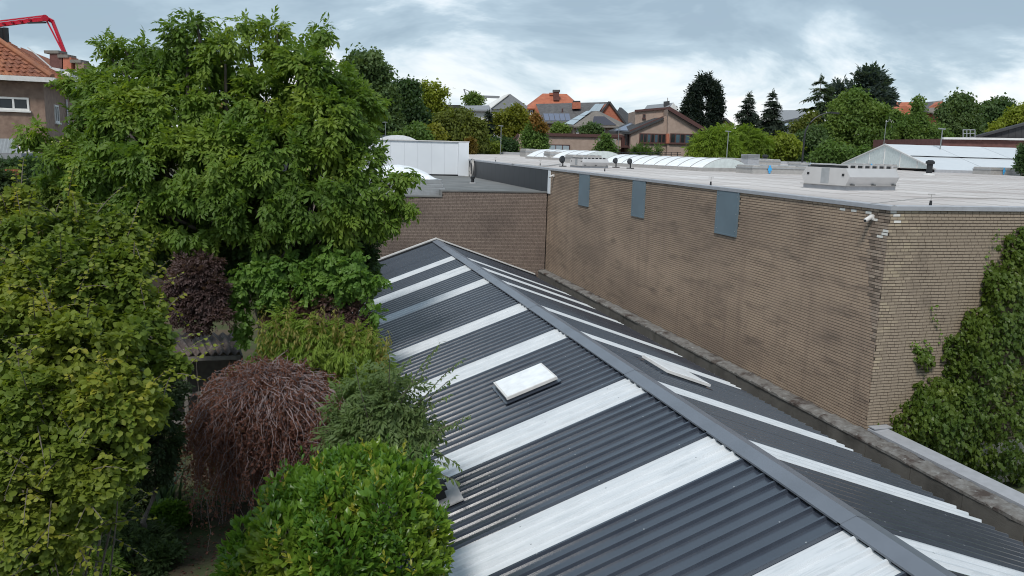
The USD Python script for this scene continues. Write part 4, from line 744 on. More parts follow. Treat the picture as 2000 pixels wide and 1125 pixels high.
# ivy on the front wall of the hall
from shapely.geometry import Polygon as SP, Point
IV = [(2060, 430), (2000, 448), (1968, 470), (1945, 515), (1925, 545), (1910, 580), (1890, 612), (1868, 640), (1850, 690), (1840, 735), (1806, 690), (1795, 690), (1796, 740), (1765, 775), (1740, 825), (1728, 848), (1780, 890), (1850, 915), (1905, 935), (1950, 975), (1975, 950), (2000, 948), (2060, 940)]
poly = SP(IV).buffer(12); rg = R_(71); Q = []
inner = poly.buffer(-14)
while len(Q) < 12500:
    x, y = rg.uniform(1730, 2060), rg.uniform(425, 985)
    if not poly.contains(Point(x, y)): continue
    ed = poly.exterior.distance(Point(x, y))-22*max(0, float(meshkit.fbm(np.array([x*.022, y*.022, 3.]), 4, 12))-.42)/.3
    if ed < 0 or (rg.random() < .75 and meshkit.fbm(np.array([x*.03, y*.03, 9.]), 3, 5) < .39): continue
    if ed < 16 and rg.random() < .45: continue
    p = ony(x, y, TC); bul = min(1, ed/60)*(.35+1.15*float(meshkit.fbm(p*[.9, .9, .9], 3, 6)))*(.6+.6*(y-430)/500); k = 1-(bul*rg.random()**.5+.02)/TC; Q.append(CAM+(p-CAM)*k)
Q = np.array(Q); t = thing('wall_ivy', 'thick green ivy climbing the right hand front wall of the brick hall', 'ivy', None, (15.5, TC, 0))
y_ = rg.normal(size=Q.shape)*.5+[0, -.45, -.8]; z_ = rg.normal(size=Q.shape)*.35+[0, -1, .35]
leafmat('ivy_leaf', [(0, (0.028, 0.053, 0.013)), (.45, (0.060, 0.107, 0.020)), (.8, (0.111, 0.162, 0.029)), (1, (0.203, 0.223, 0.041))], scale=1.2, island=.45, rough=.4)
put(t, 'foliage', scatter([leaf(.10, .085, 1, .15, .2), leaf(.085, .08, 1, .1, .3), leaf(.12, .09, 1, .15, .3)], Q, y_, z_, rg.uniform(.6, 1.4, len(Q)), rg), 'ivy_leaf', kind='stuff')
st = MB()
for k in range(22):
    x, y = rg.uniform(1790, 2000), rg.uniform(560, 860)
    if not inner.contains(Point(x, y)): continue
    P = []
    for s in range(9):
        P.append(ony(x, y, TC-.03)); x += rg.uniform(-6, 9); y += rg.uniform(6, 22)
    st.tube(P, np.linspace(.008, .018, 9), 4)
put(t, 'stem', st, 'bark', kind='stuff')
rg = R_(73); sp = []
for pts in (((1850, 690), (1838, 660), (1826, 628), (1820, 600)), ((1800, 700), (1790, 680), (1782, 668)), ((1760, 840), (1740, 850), (1722, 845), (1715, 828)), ((1812, 700), (1815, 680), (1808, 668)), ((1930, 545), (1925, 520), (1935, 480), (1950, 450))):
    P = np.array([ony(x, y, TC-.04) for x, y in pts]); tt = np.linspace(0, len(P)-1, 26); q = np.stack([np.interp(tt, range(len(P)), P[:, i]) for i in range(3)], 1)+rg.normal(size=(26, 3))*.04
    sp.append(scatter([leaf(.09, .075, 1, .15, .2)], q, rg.normal(size=q.shape)+[0, -.3, -.3], rg.normal(size=q.shape)*.4+[0, -1, .3], rg.uniform(.6, 1.1, 26), rg))
put(t, 'shoot', join(*sp), 'vine_leaf', kind='stuff')
# ================================================================ the neighbourhood beyond
def plainm(n, c, r=.8, **k): plain(n, c, r, **k)
mat('tile_red', [(0, (0.160, 0.052, 0.028)), (.5, (0.272, 0.092, 0.044)), (1, (0.368, 0.152, 0.072))], scale=1.5, island=.7, rough=.75, dirt=[((0.128, 0.056, 0.040), .6, .5, .75)])
mat('tile_red_far', [(0, (.30, .085, .045)), (1, (.44, .15, .08))], scale=1.2, detail=6, rough=.8); mat('tile_slate', [(0, (.06, .058, .06)), (1, (.12, .118, .12))], scale=2, detail=6, rough=.8)
mat('tile_dark', [(0, (.030, .031, .034)), (1, (.055, .056, .06))], scale=2, rough=.75); mat('tile_brown', [(0, (.13, .115, .10)), (1, (.2, .18, .16))], scale=2, rough=.85); plain('roof_grey', (.22, .23, .245), .6)
mat('brick_house', [(0, (0.163, 0.106, 0.081)), (.5, (0.231, 0.156, 0.119)), (1, (0.294, 0.206, 0.156))], scale=3, detail=8, rough=.9, bump=.3, bscale=30); mat('brick_red', [(0, (0.300, 0.094, 0.056)), (1, (0.450, 0.163, 0.100))], scale=3, detail=8, rough=.9)
mat('brick_pink', [(0, (.29, .215, .175)), (1, (.38, .29, .24))], scale=2, detail=9, rough=.9, dirt=[((.22, .165, .14), .5, .55, .8)]); mat('brick_dark_red', [(0, (.085, .035, .03)), (1, (.15, .065, .055))], scale=3, detail=8, rough=.9)
plain('trim_brown', (.075, .030, .026), .6); plain('wall_white', (.66, .65, .63), .8); plain('wall_yellow', (.42, .27, .08), .8); plain('lamp_grey', (.20, .22, .22), .5); plain('crane_red', (.50, .012, .035), .35); plain('balcony_sheet', (.36, .39, .42), .5); plain('terracotta', (.36, .11, .06), .8)
def tree(name, label, cat, L, d, n, m, seed, T=None, sc=1., group=None, **kw):
    lob = lobes_px(L, d); c = np.mean([l[0] for l in lob], axis=0)
    k = dict(sc=(.7*sc, 1.25*sc), gap=.40, gs=6./d**.5 if d > 40 else 1.2, rough=.6, depth=.5, lname='trunk', leafname='crown', lf=.5, r0=.16); k.update(kw)
    return plant(name, label, cat, lob, T or T_far, n, m, seed, base=(c[0], c[1], 0), group=group, **k)
rT = R_(2)
def puff(rng, n, R, L, W): return join(*[(lambda p, B, lf: (p+lf[0]@B.T, lf[1]))(rng.normal(size=3)*R, basis(rng.normal(size=(1, 3))+[[0, 0, -.2]], rng.normal(size=(1, 3))*.6+[[0, 0, 1]])[0], leaf(L*rng.uniform(.7, 1.2), W*rng.uniform(.7, 1.2), 1, .1, .2)) for _ in range(n)])
T_far = [puff(rT, 6, .28, .34, .24) for _ in range(6)]
T_frond = [sprig(rT, 11, 1., .55, .20, 1, .45, .8) for _ in range(5)]
T_bam = [sprig(rT, 8, .9, .5, .09, 1, 1.1, .5) for _ in range(5)]
for nm, c0, c1, c2 in (('leaf_deep', (0.025, 0.053, 0.021), (0.060, 0.112, 0.040), (0.141, 0.200, 0.072)), ('leaf_mid', (0.045, 0.085, 0.025), (0.101, 0.172, 0.040), (0.200, 0.271, 0.060)), ('leaf_olive', (0.056, 0.078, 0.017), (0.106, 0.134, 0.027), (0.179, 0.202, 0.039)), ('leaf_lime', (0.090, 0.128, 0.018), (0.179, 0.232, 0.030), (0.299, 0.329, 0.045)),
                       ('leaf_yellow', (.085, .105, .014), (.165, .185, .024), (.27, .25, .035)), ('leaf_amber', (.07, .07, .015), (.15, .10, .02), (.24, .12, .03)), ('needle_dark', (0.009, 0.017, 0.013), (0.021, 0.035, 0.025), (0.046, 0.065, 0.042)), ('needle_blue', (0.023, 0.039, 0.035), (0.047, 0.072, 0.065), (0.091, 0.124, 0.111)), ('needle_green', (0.021, 0.036, 0.018), (0.046, 0.072, 0.034), (0.091, 0.117, 0.058)), ('bamboo_leaf', (.075, .125, .015), (.15, .23, .025), (.25, .31, .04))):
    leafmat(nm, [(0, c0), (.5, c1), (1, c2)], scale=.35, island=.5, rough=.55)
# far belt of woodland closing the horizon
lob = []; rg = R_(90)
for k in range(150):
    a = HEAD+rg.uniform(-1.25, 1.25); d = rg.uniform(190, 330); r = rg.uniform(5, 8.5); lob.append((np.array([math.sin(a)*d, math.cos(a)*d, rg.uniform(1, 4.2)]), r))
v, f = foliage([puff(rT, 4, 1.0, 1.3, 1.0) for _ in range(4)], lob, 15000, rg, gap=.3, rough=.4, gs=.2, cull=.4)
put(None, 'far_woodland', (v, f), 'leaf_deep', 'far dark band of woodland along the horizon', kind='stuff', cat='woodland')

# trees, from left to right
tree('lime_tree', 'tall round dark green tree just right of the walnut crown', 'tree', [(715, 130, 36, 0), (690, 140, 24, 0), (740, 140, 22, 0), (700, 180, 44, 0), (745, 190, 34, 0), (680, 220, 36, 0), (725, 240, 50, 0), (760, 240, 30, 0), (665, 160, 14, 0), (660, 260, 40, 0)], 95, 4300, 'leaf_deep', 101, sc=1.3)
tree('plane_tree', 'dark green tree between the tall round tree and the pale sparse tree', 'tree', [(780, 180, 22, 0), (800, 178, 20, 0), (765, 200, 22, 0), (800, 215, 30, 0), (780, 245, 36, 0), (825, 250, 30, 0), (785, 165, 8, 0), (806, 162, 6, 0)], 100, 2600, 'leaf_deep', 102, sc=1.2)
tree('poplar_tree', 'pale green tree with a sparse open top', 'tree', [(835, 172, 13, 0), (852, 168, 12, 0), (868, 182, 10, 0), (845, 195, 20, 0), (835, 220, 26, 0), (862, 215, 16, 0), (878, 196, 5, 0), (870, 230, 20, 0)], 105, 1100, 'leaf_lime', 103, sc=1.15, gap=.46)
tree('birch_tree', 'small distant tree beside the crane jib', 'tree', [(925, 190, 10, 0), (912, 196, 8, 0), (938, 197, 8, 0), (925, 202, 12, 0)], 170, 420, 'leaf_mid', 104, sc=1.3)
tree('apple_tree', 'wide olive green tree above the white panel wall', 'tree', [(880, 245, 24, 0), (905, 238, 24, 0), (930, 250, 20, 0), (900, 265, 34, 0), (865, 262, 24, 0), (935, 275, 18, 0), (860, 240, 14, 0)], 88, 2300, 'leaf_olive', 105, sc=1.)
tree('cherry_tree', 'small tree with yellowish leaves behind the white panel wall', 'tree', [(848, 258, 12, 0), (843, 272, 14, 0), (856, 275, 12, 0)], 82, 700, 'leaf_yellow', 106, sc=.9)
tree('mixed_bush', 'dark grey green bush behind the arched rooflight', 'bush', [(815, 265, 22, 0), (795, 275, 20, 0), (830, 280, 16, 0), (770, 280, 18, 0)], 80, 1300, 'leaf_mid', 107, sc=.9)
tree('young_tree', 'light yellow green young tree left of the arched rooflight', 'tree', [(700, 250, 15, 0), (694, 265, 15, 0), (712, 268, 14, 0), (702, 238, 8, 0), (688, 280, 14, 0)], 76, 1000, 'leaf_lime', 108, sc=.8)
tree('maple_tree', 'broad yellow green tree behind the lamp post and the small dark conifer', 'tree', [(985, 232, 20, 0), (1010, 228, 20, 0), (970, 245, 16, 0), (1000, 255, 24, 0), (1025, 245, 16, 0), (1038, 256, 12, 0), (980, 215, 8, 0), (1010, 212, 6, 0)], 118, 2000, 'leaf_yellow', 109, sc=1.15)
tree('rowan_tree', 'narrow tree with a reddish top in front of the long brick wing', 'tree', [(1045, 270, 17, 0), (1047, 252, 14, 0), (1036, 282, 14, 0), (1055, 280, 14, 0), (1030, 265, 8, 0)], 86, 1200, 'leaf_mid', 110, sc=.85)
rl = lobes_px([(1048, 240, 10, 0), (1046, 230, 6, 0), (1060, 250, 7, 0)], 85.5); put('/World/rowan_tree', 'reddish_foliage', foliage(T_far, rl, 260, R_(111), sc=(.55, 1.), gap=.4, gs=.6, rough=.5), 'leaf_amber', 'reddish orange leaves at the top', kind='stuff')
tree('hazel_bush', 'bright green bush right of the white panel wall', 'bush', [(945, 280, 18, 0), (930, 288, 14, 0), (962, 286, 14, 0), (950, 295, 18, 0)], 92, 900, 'leaf_lime', 112, sc=.85)
tree('orange_bush', 'orange brown bush at the corner of the white panel wall', 'bush', [(918, 280, 8, 0), (921, 292, 8, 0)], 84, 300, 'leaf_amber', 113, sc=.7, r0=.03)
tree('clipped_hedge', 'dark green clipped hedge behind the lamp post', 'hedge', [(965, 283, 12, 0), (985, 283, 12, 0), (1000, 285, 12, 0), (975, 296, 14, 0), (995, 297, 14, 0)], 98, 1200, 'leaf_deep', 114, sc=.8, gap=.2, rough=.2)
tree('garden_bush', 'round dark bush before the hipped roof house', 'bush', [(1155, 253, 12, 0), (1143, 256, 9, 0), (1167, 257, 9, 0)], 108, 500, 'leaf_deep', 115, sc=.9)
tree('garden_bush', 'low green bush left of the hipped roof house', 'bush', [(1092, 250, 9, 0), (1103, 254, 8, 0), (1083, 256, 7, 0)], 112, 380, 'leaf_mid', 116, sc=.9)
tree('garden_bush', 'pointed green bush before the balcony railing', 'bush', [(1183, 272, 8, 0), (1181, 285, 12, 0), (1190, 295, 13, 0), (1172, 296, 10, 0)], 84, 620, 'leaf_mid', 117, sc=.8)
tree('garden_bush', 'spiky green bush under the window band of the brown house', 'bush', [(1262, 293, 11, 0), (1252, 297, 9, 0), (1272, 297, 9, 0)], 84, 520, 'leaf_mid', 118, sc=.8, T=T_bam, droop=-.8)
def conifer(name, label, x, ytop, ybase, hw, d, m, seed, lev=20, nb=15, cat='conifer', power=.85):
    rng = R_(seed); zt, zb = at(x, ytop, d)[2], at(x, ybase, d)[2]; c = at(x, ybase, d)*[1, 1, 0]; R = hw*d/FOC; P, Y, Z, S = [], [], [], []
    t = thing(name, label, cat, None, c)
    for i in range(lev):
        u = (i+rng.uniform(-.3, .3))/lev; r = R*(1-u)**power*rng.uniform(.72, 1.18)+.15
        for k in range(max(4, int(nb*(1-u*.5)))):
            a = rng.uniform(0, 2*np.pi); o = np.array([math.cos(a), math.sin(a), 0]); z = zb+(zt-zb)*max(0, u); rk = r*rng.uniform(.65, 1.15)
            for s in (0, .33, .62):
                P.append(c+o*rk*s+UZ*(z-.22*rk*s)); Y.append(o+rng.normal(size=3)*.18+[0, 0, -.28+.25*u]); Z.append([0, 0, 1.]+rng.normal(size=3)*.25); S.append((rk*.62+.25)*(1-.25*s))
    for k in range(8): P.append(c+UZ*(zt-.5-.1*k)); Y.append(np.array([rng.normal()*.4, rng.normal()*.4, 1.])); Z.append(rng.normal(size=3)); S.append(.55)
    put(t, 'crown', scatter(T_frond, np.array(P), np.array(Y), np.array(Z), np.array(S), rng), m, kind='stuff'); put(t, 'trunk', MB().tube([c, c+UZ*zt*.98], [.22, .03], 6), 'bark'); return t
conifer('spruce_tree', 'small dark narrow conifer left of the yellow green tree', 953, 214, 275, 13, 108, 'needle_dark', 121, 14)
AR = [(1376, 163, 15, 0), (1362, 176, 14, 0), (1392, 176, 14, 0), (1352, 196, 14, 0), (1399, 196, 12, 0), (1347, 216, 14, 0), (1402, 216, 10, 0), (1350, 236, 16, 0), (1400, 236, 10, 0), (1363, 206, 9, 0), (1389, 208, 9, 0), (1362, 244, 14, 0), (1390, 246, 12, 0), (1364, 226, 8, 0), (1388, 228, 7, 0), (1376, 255, 18, 0), (1345, 250, 12, 0)]
tree('cypress_tree', 'tall dark domed conifer standing right of the brown house', 'conifer', AR, 122, 5200, 'needle_dark', 122, T=[puff(rT, 7, .25, .5, .2) for _ in range(4)], sc=1.0, gap=.36, lf=1., r0=.4)
conifer('spruce_tree', 'dark pointed spruce, left one of the pair above the bamboo', 1456, 180, 275, 30, 112, 'needle_dark', 123); conifer('spruce_tree', 'dark pointed spruce, right one of the pair above the bamboo', 1502, 176, 275, 32, 110, 'needle_dark', 124)
conifer('larch_tree', 'grey green conifer with spreading layered branches left of the round green tree', 1590, 148, 300, 52, 104, 'needle_green', 125, 15, 12, power=.75)
conifer('larch_tree', 'second leader of the layered grey green conifer', 1612, 168, 300, 36, 105, 'needle_green', 126, 13, 9)
tree('blue_cedar', 'broad blue grey cedar rising behind the round green tree', 'conifer', [(1680, 165, 22, 0), (1660, 175, 18, 0), (1705, 172, 18, 0), (1645, 195, 18, 0), (1720, 195, 14, 0), (1690, 195, 30, 0), (1730, 205, 10, 0), (1700, 158, 10, 0), (1640, 180, 10, 0)], 116, 1000, 'needle_blue', 127, T=T_frond, sc=1.3, droop=-.35, gap=.42, jit=.35)
tree('oak_tree', 'large round green tree in front of the blue grey cedar', 'tree', [(1670, 205, 28, 0), (1650, 220, 30, 0), (1700, 225, 32, 0), (1635, 250, 28, 0), (1675, 255, 44, 0), (1715, 260, 26, 0), (1660, 285, 34, 0), (1700, 285, 32, 0), (1628, 280, 22, 0)], 96, 4200, 'leaf_mid', 128, sc=1.05)
for k, (L, d, m, n, lab, T) in enumerate((
    ([(1385, 278, 18, 0), (1365, 285, 14, 0), (1410, 272, 18, 0), (1400, 292, 20, 0), (1360, 298, 10, 0), (1425, 290, 16, 0)], 80, 'bamboo_leaf', 1500, 'bright yellow green bamboo nearest the brown house', T_bam),
    ([(1440, 268, 16, 0), (1460, 275, 18, 0), (1480, 282, 16, 0), (1450, 292, 20, 0), (1480, 297, 14, 0), (1425, 265, 10, 0)], 84, 'bamboo_leaf', 1500, 'golden green bamboo below the pair of spruces', T_bam))):
    tree('bamboo_clump', lab, 'bamboo', L, d, n, m, 131+k, T=T, sc=.9, droop=-.1, gap=.36)
for k, (L, d, m, n, lab) in enumerate((
    ([(1510, 285, 18, 0), (1530, 278, 16, 0), (1545, 290, 18, 0), (1520, 300, 18, 0)], 86, 'leaf_lime', 1100, 'yellowish green shrub below the dark house with roof windows'),
    ([(1570, 280, 20, 0), (1590, 265, 16, 0), (1600, 290, 22, 0), (1560, 298, 18, 0)], 92, 'leaf_deep', 1300, 'dark green shrub behind the arched lamp post'),
    ([(1620, 300, 20, 0), (1650, 305, 18, 0), (1685, 306, 16, 0), (1600, 308, 14, 0)], 78, 'leaf_mid', 1100, 'low green shrub left of the white glass gable'),
    ([(1575, 245, 14, 0), (1560, 250, 12, 0), (1585, 232, 12, 0)], 99, 'leaf_olive', 600, 'olive bush under the layered grey green conifer'))):
    tree('roadside_shrub', lab, 'shrub', L, d, n, m, 141+k, sc=.95)
tree('ash_tree', 'green tree in front of the red roofed row, with thin upright tips', 'tree', [(1760, 250, 26, 0), (1790, 235, 18, 0), (1800, 260, 28, 0), (1745, 270, 20, 0), (1825, 262, 18, 0), (1775, 275, 24, 0), (1793, 212, 9, 0), (1793, 198, 6, 0), (1840, 272, 14, 0), (1750, 225, 6, 0)], 92, 3000, 'leaf_mid', 145, sc=1.)
tree('chestnut_tree', 'round dark green tree left of the fenced roof ladder', 'tree', [(1875, 205, 22, 0), (1855, 220, 20, 0), (1895, 222, 20, 0), (1870, 245, 32, 0), (1895, 255, 24, 0), (1845, 252, 20, 0), (1862, 270, 24, 0)], 102, 2600, 'leaf_deep', 146, sc=1.1)
tree('willow_tree', 'dark tree behind the dark metal gable at the right', 'tree', [(1950, 205, 16, 0), (1935, 215, 16, 0), (1968, 212, 14, 0), (1950, 235, 28, 0), (1920, 250, 20, 0)], 112, 1700, 'leaf_deep', 147, sc=1.15)
tree('elm_tree', 'lighter green tree at the right picture edge above the dark metal gable', 'tree', [(1985, 228, 16, 0), (2005, 222, 18, 0), (1965, 243, 14, 0), (2000, 245, 26, 0), (1945, 252, 10, 0), (2030, 235, 24, 0)], 98, 1900, 'leaf_lime', 148, sc=1.)
tree('roof_edge_shrub', 'dark clipped shrub against the white glass roof at the right picture edge', 'shrub', [(2003, 290, 10, 0), (2004, 306, 14, 0), (2002, 322, 15, 0), (2018, 300, 18, 0), (2018, 325, 18, 0)], 55, 1400, 'leaf_deep', 149, sc=.5, gap=.3, rough=.3)
# shrubs at the left edge, between the hazel and the brick house
tree('left_bush', 'grey green bush at the left edge above the hazel', 'bush', [(20, 375, 30, 0), (-20, 370, 40, 0), (60, 390, 26, 0), (20, 410, 40, 0)], 20, 2300, 'shade_leaf', 151, T=T_small, sc=1.0, gs=1.2)
tree('left_bush', 'yellow green bush under the left limb of the walnut', 'bush', [(110, 370, 30, 0), (150, 380, 34, 0), (90, 400, 30, 0), (190, 400, 40, 0)], 19, 2400, 'hazel_leaf', 152, T=T_small, sc=1.0, gs=1.2)
tree('box_hedge', 'clipped dark green hedge in front of the brick house', 'hedge', [(14+12*k, 328+3*(k % 2), 15, 0) for k in range(9)], 36, 2200, 'leaf_deep', 153, T=T_small, sc=1.1, gap=.15, rough=.2, gs=1.)

# ---------------------------------------------------------------- houses
def q_(d): return lambda x, y, dd=0.: at(x, y, d+dd)
def wall_px(t, pts, d, thick, m, name='wall', dd=0.):
    P = [at(x, y, d+dd) for x, y in pts]; low = max(y for x, y in pts)
    if name in ('wall', 'annex'): P = [p*[1, 1, 0] if y > low-3 else p for p, (x, y) in zip(P, pts)]      # walls stand on the ground
    put(t, name, MB().poly(P, FY*thick), m)
def slab(t, pts, m, name='roof', th=.12, **k): put(t, name, MB().poly([at(*p) for p in pts], np.array([0, 0, -th])), m, **k)
def window_px(t, x0, y0, x1, y1, d, n=1, fm='wall_white', pm='pane_dark', fw=.09, cols=None):
    a, b = at(x0, y1, d), at(x1, y0, d); w = (b-a)@RX; h = b[2]-a[2]; u = RX; o = a-FY*.05; F = MB()
    def bx(x, z, x2, z2, y0_, y1_, mb): mb.poly([o+u*x+UZ*z+FY*y0_, o+u*x2+UZ*z+FY*y0_, o+u*x2+UZ*z2+FY*y0_, o+u*x+UZ*z2+FY*y0_], FY*(y1_-y0_))
    bx(0, 0, w, fw, -.03, .1, F); bx(0, h-fw, w, h, -.03, .1, F)
    for k in range(n+1): x = (w-fw)*k/n; bx(x, fw+.001, x+fw, h-fw-.001, -.03, .1, F)
    f = put(t, 'window', F, fm)
    for k in range(n):
        p = MB(); bx((w-fw)*k/n+fw+.001, fw+.001, (w-fw)*(k+1)/n-.001, h-fw-.001, .0, .09, p); put(f, 'pane', p, (cols or {}).get(k, pm))
    s = MB(); bx(-.06, -.08, w+.06, -.002, -.12, .05, s); put(f, 'sill', s, fm)
# brown modern house
d = 95; t = thing('brown_brick_house', 'modern pinkish brown brick house with long window bands and a steep single pitch roof', 'house', None, at(1300, 300, d)*[1, 1, 0])
wall_px(t, [(1305, 330), (1305, 213), (1392, 264), (1400, 269), (1400, 330)], d, 10, 'brick_pink'); wall_px(t, [(1232, 330), (1232, 257), (1304.9, 226), (1304.9, 330)], d, 10, 'brick_pink', dd=.6)
wall_px(t, [(1241, 260), (1241, 217), (1305, 212), (1305, 260)], d, 6, 'brick_pink', dd=3)
slab(t, [(1305, 211, d-.4), (1403, 270, d-.4), (1403, 270, d+10.4), (1309, 216, d+10.4)], 'tile_dark', th=.3); put(t, 'verge', MB().bar(at(1305, 210.5, d-.45), at(1404, 270, d-.45), .12, .42), 'trim_brown')
put(t, 'parapet_trim', MB().bar(at(1240, 216.6, d+2.9), at(1305.5, 211, d+2.9), .3, .25), 'trim_brown'); put(t, 'verge', MB().bar(at(1230, 257.6, d+.45), at(1296, 229.4, d+.45), .12, .35), 'trim_brown')
slab(t, [(1229, 258, d+.3), (1296, 229, d+.3), (1243, 233, d+9), (1187, 256, d+6)], 'tile_dark', 'low_roof', .25)
slab(t, [(1200, 254.2, d+3.4), (1228, 254.6, d+1.4), (1250, 243.4, d+2.6), (1236, 238, d+6)], 'solar', 'solar_panel', .05)
window_px(t, 1248, 261.5, 1301, 279, d+.55, 7, 'trim_brown', cols={4: 'pane_blue', 2: 'pane_blue'}, fw=.12); window_px(t, 1308, 262.5, 1386, 280, d-.06, 8, 'trim_brown', cols={1: 'pane_blue', 3: 'pane_blue'}, fw=.12)
put(t, 'brick_pier', MB().poly([at(1301.5, 280, d-.2), at(1307.5, 280, d-.2), at(1307.5, 261, d-.2), at(1301.5, 261, d-.2)], FY*.4), 'brick_red')
window_px(t, 1255, 223, 1261, 231, d+2.95, 1, 'trim_brown')
# lower brick wing
t = thing('brick_wing', 'long flat roofed pinkish brick wing with a dark roof trim and a balcony', 'building', None, at(1120, 300, d)*[1, 1, 0])
wall_px(t, [(1058, 330), (1058, 263), (1212, 266), (1231.8, 266), (1231.8, 330)], d, 9, 'brick_pink', dd=2); wall_px(t, [(985, 330), (990, 292), (1012, 262), (1057.9, 263), (1057.9, 330)], d, 5, 'brick_pink', dd=4)
put(t, 'roof_trim', MB().bar(at(1058, 262.6, d+1.9), at(1216, 266, d+1.9), .3, .35).bar(at(1216, 266, d+1.9), at(1216, 300, d+1.9), .3, .3), 'trim_brown'); put(t, 'verge', MB().bar(at(989, 292, d+3.9), at(1012, 261, d+3.9), .3, .2), 'trim_brown')
window_px(t, 1071, 283, 1113, 294, d+1.95, 3, 'trim_brown', 'pane_light'); window_px(t, 1219, 258.5, 1230, 285, d+1.9, 2, 'trim_brown', 'pane_dark')
for k in range(22): x = 1168+1.65*k; put(t, 'baluster', MB().bar(at(x, 286, d), at(x, 272, d), .05), 'steel_matt')
put(t, 'balcony_slab', MB().poly([at(1163, 286, d-.2), at(1231, 286.6, d-.2), at(1231, 288.4, d-.2), at(1163, 288, d-.2)], FY*2), 'trim_brown'); put(t, 'handrail', MB().bar(at(1167, 271.6, d), at(1205, 272.4, d), .07), 'steel_matt')
# hipped roof house with solar panels
d = 118; t = thing('hip_roof_house', 'brown hipped roof house with pale solar panels on its left slope', 'house', None, at(1155, 262, d)*[1, 1, 0])
slab(t, [(1163, 216.5, d+5), (1121, 246.5, d), (1212, 247, d)], 'tile_brown', 'front_slope', .2); slab(t, [(1163, 216.5, d+5), (1121, 246.5, d), (1097, 244, d+7)], 'tile_brown', 'left_slope', .2); slab(t, [(1163, 216.5, d+5), (1212, 247, d), (1224, 244, d+9), (1170, 217, d+9)], 'tile_brown', 'right_slope', .2)
wall_px(t, [(1121, 290), (1121, 246.8), (1208, 247.2), (1208, 290)], d, 8, 'brick_pink', dd=.8); wall_px(t, [(1102, 290), (1102, 247), (1123, 247), (1123, 290)], d, 2, 'brick_pink', dd=5)
for k in range(3):
    e0, e1 = k/3+.02, (k+1)/3-.01; A0, B0, A1, B1 = [np.array(p) for p in ((1101, 243.0, d+5.6), (1119, 245, d+.9), (1146, 217.5, d+7.3), (1156, 217, d+4.9))]
    p = [A0+(A1-A0)*e0, B0+(B1-B0)*e0, B0+(B1-B0)*e1, A0+(A1-A0)*e1]; slab(t, [(x, y-1.2, z_) for x, y, z_ in p], 'pane_light', 'solar_panel', .04)
slab(t, [(1160, 227, d+2.6), (1180, 227, d+2.6), (1204, 244, d+.2), (1156, 244, d+.2)], 'solar_dark', 'solar_panel', .04)
window_px(t, 1125, 249, 1131, 262, d+.7, 2); window_px(t, 1174, 250, 1182, 262, d+.7, 1)
# slate roof house with brick gables, red roof house behind
d = 135; t = thing('slate_roof_house', 'dark slate roofed brick house with a row of solar panels and a steep right gable', 'house', None, at(1120, 250, d)*[1, 1, 0])
slab(t, [(1047, 203, d+6), (1192, 199, d+6), (1165, 240, d), (1060, 240, d)], 'tile_slate'); wall_px(t, [(1040, 260), (1042, 226), (1047, 204), (1061, 240), (1061, 260)], d, .5, 'brick_red', dd=1); wall_px(t, [(1061, 262), (1061, 239), (1165, 240), (1165, 262)], d, 8, 'brick_house', dd=.5)
put(t, 'gable', MB().poly([at(1190, 200, d-3), at(1168, 232, d-3), at(1168, 262, d-3)*[1, 1, 0], at(1221, 262, d-3)*[1, 1, 0], at(1221, 242, d-3)], FY*9), 'brick_red'); put(t, 'verge', MB().bar(at(1190, 198.6, d-3.2), at(1223, 243, d-3.2), .3, .3).bar(at(1190, 198.6, d-3.2), at(1166, 231, d-3.2), .3, .3), 'tile_dark')
for k in range(5): x = 1061+10.3*k; slab(t, [(x, 221.5, d+2.6), (x+9.7, 221.7, d+2.6), (x+12.2, 235, d+.5), (x+3.4, 235, d+.5)], 'solar', 'solar_panel', .05)
for k in range(2): slab(t, [(1171.5-9*k, 203, d+3.6), (1180-9*k, 202.6, d+3.6), (1171-9*k, 216.6, d+1), (1159-9*k, 217, d+1)], 'pane_light', 'solar_panel', .05)
wall_px(t, [(1118, 213), (1118, 199.5), (1134, 199.5), (1134, 212)], d, 1.2, 'brick_red', 'chimney', 3); put(t, 'chimney_cap', MB().bar(at(1119, 199, d+3.6), at(1133, 199, d+3.6), 1., .3), 'tile_dark'); window_px(t, 1097, 212, 1100, 219, d+3.2, 1, 'trim_brown')
d = 150; t = thing('red_roof_house', 'big house with an orange red hipped roof and a tall chimney', 'house', None, at(1080, 250, d)*[1, 1, 0])
slab(t, [(1060, 182.5, d+5), (1107, 183.5, d+5), (1130, 210, d), (1030, 211, d)], 'tile_red_far', th=.25); slab(t, [(1060, 182.5, d+5), (1030, 211, d), (1025, 209, d+10)], 'tile_red_far', 'side_slope', .25); slab(t, [(1107, 183.5, d+5), (1130, 210, d), (1134, 207, d+10)], 'tile_red_far', 'side_slope', .25)
wall_px(t, [(1034, 260), (1034, 211.3), (1126, 211), (1126, 260)], d, 9, 'brick_dark_red', dd=.6); wall_px(t, [(1081, 196), (1081, 178.5), (1092, 178.5), (1092, 196)], d, 1.2, 'brick_dark_red', 'chimney', 2); put(t, 'chimney_cap', MB().bar(at(1079.5, 178, d+2.6), at(1093.5, 178, d+2.6), 1.4, .4), 'tile_slate'); wall_px(t, [(1073, 186), (1073, 181), (1081, 181), (1081, 186)], d, 1., 'brick_red', 'chimney', 4)
window_px(t, 1035, 215, 1041, 223, d+.5, 1)
d = 150; t = thing('white_grey_house', 'white house with a low hipped roof and a grey triangular gable', 'house', None, at(965, 240, d)*[1, 1, 0])
put(t, 'gable_roof', MB().poly([at(996, 183, d+2), at(957, 213, d+2), at(1038, 213, d+2)], FY*12), 'roof_grey'); wall_px(t, [(960, 250), (960, 213.2), (1034, 213.2), (1034, 250)], d, 10, 'wall_white', dd=2.6)
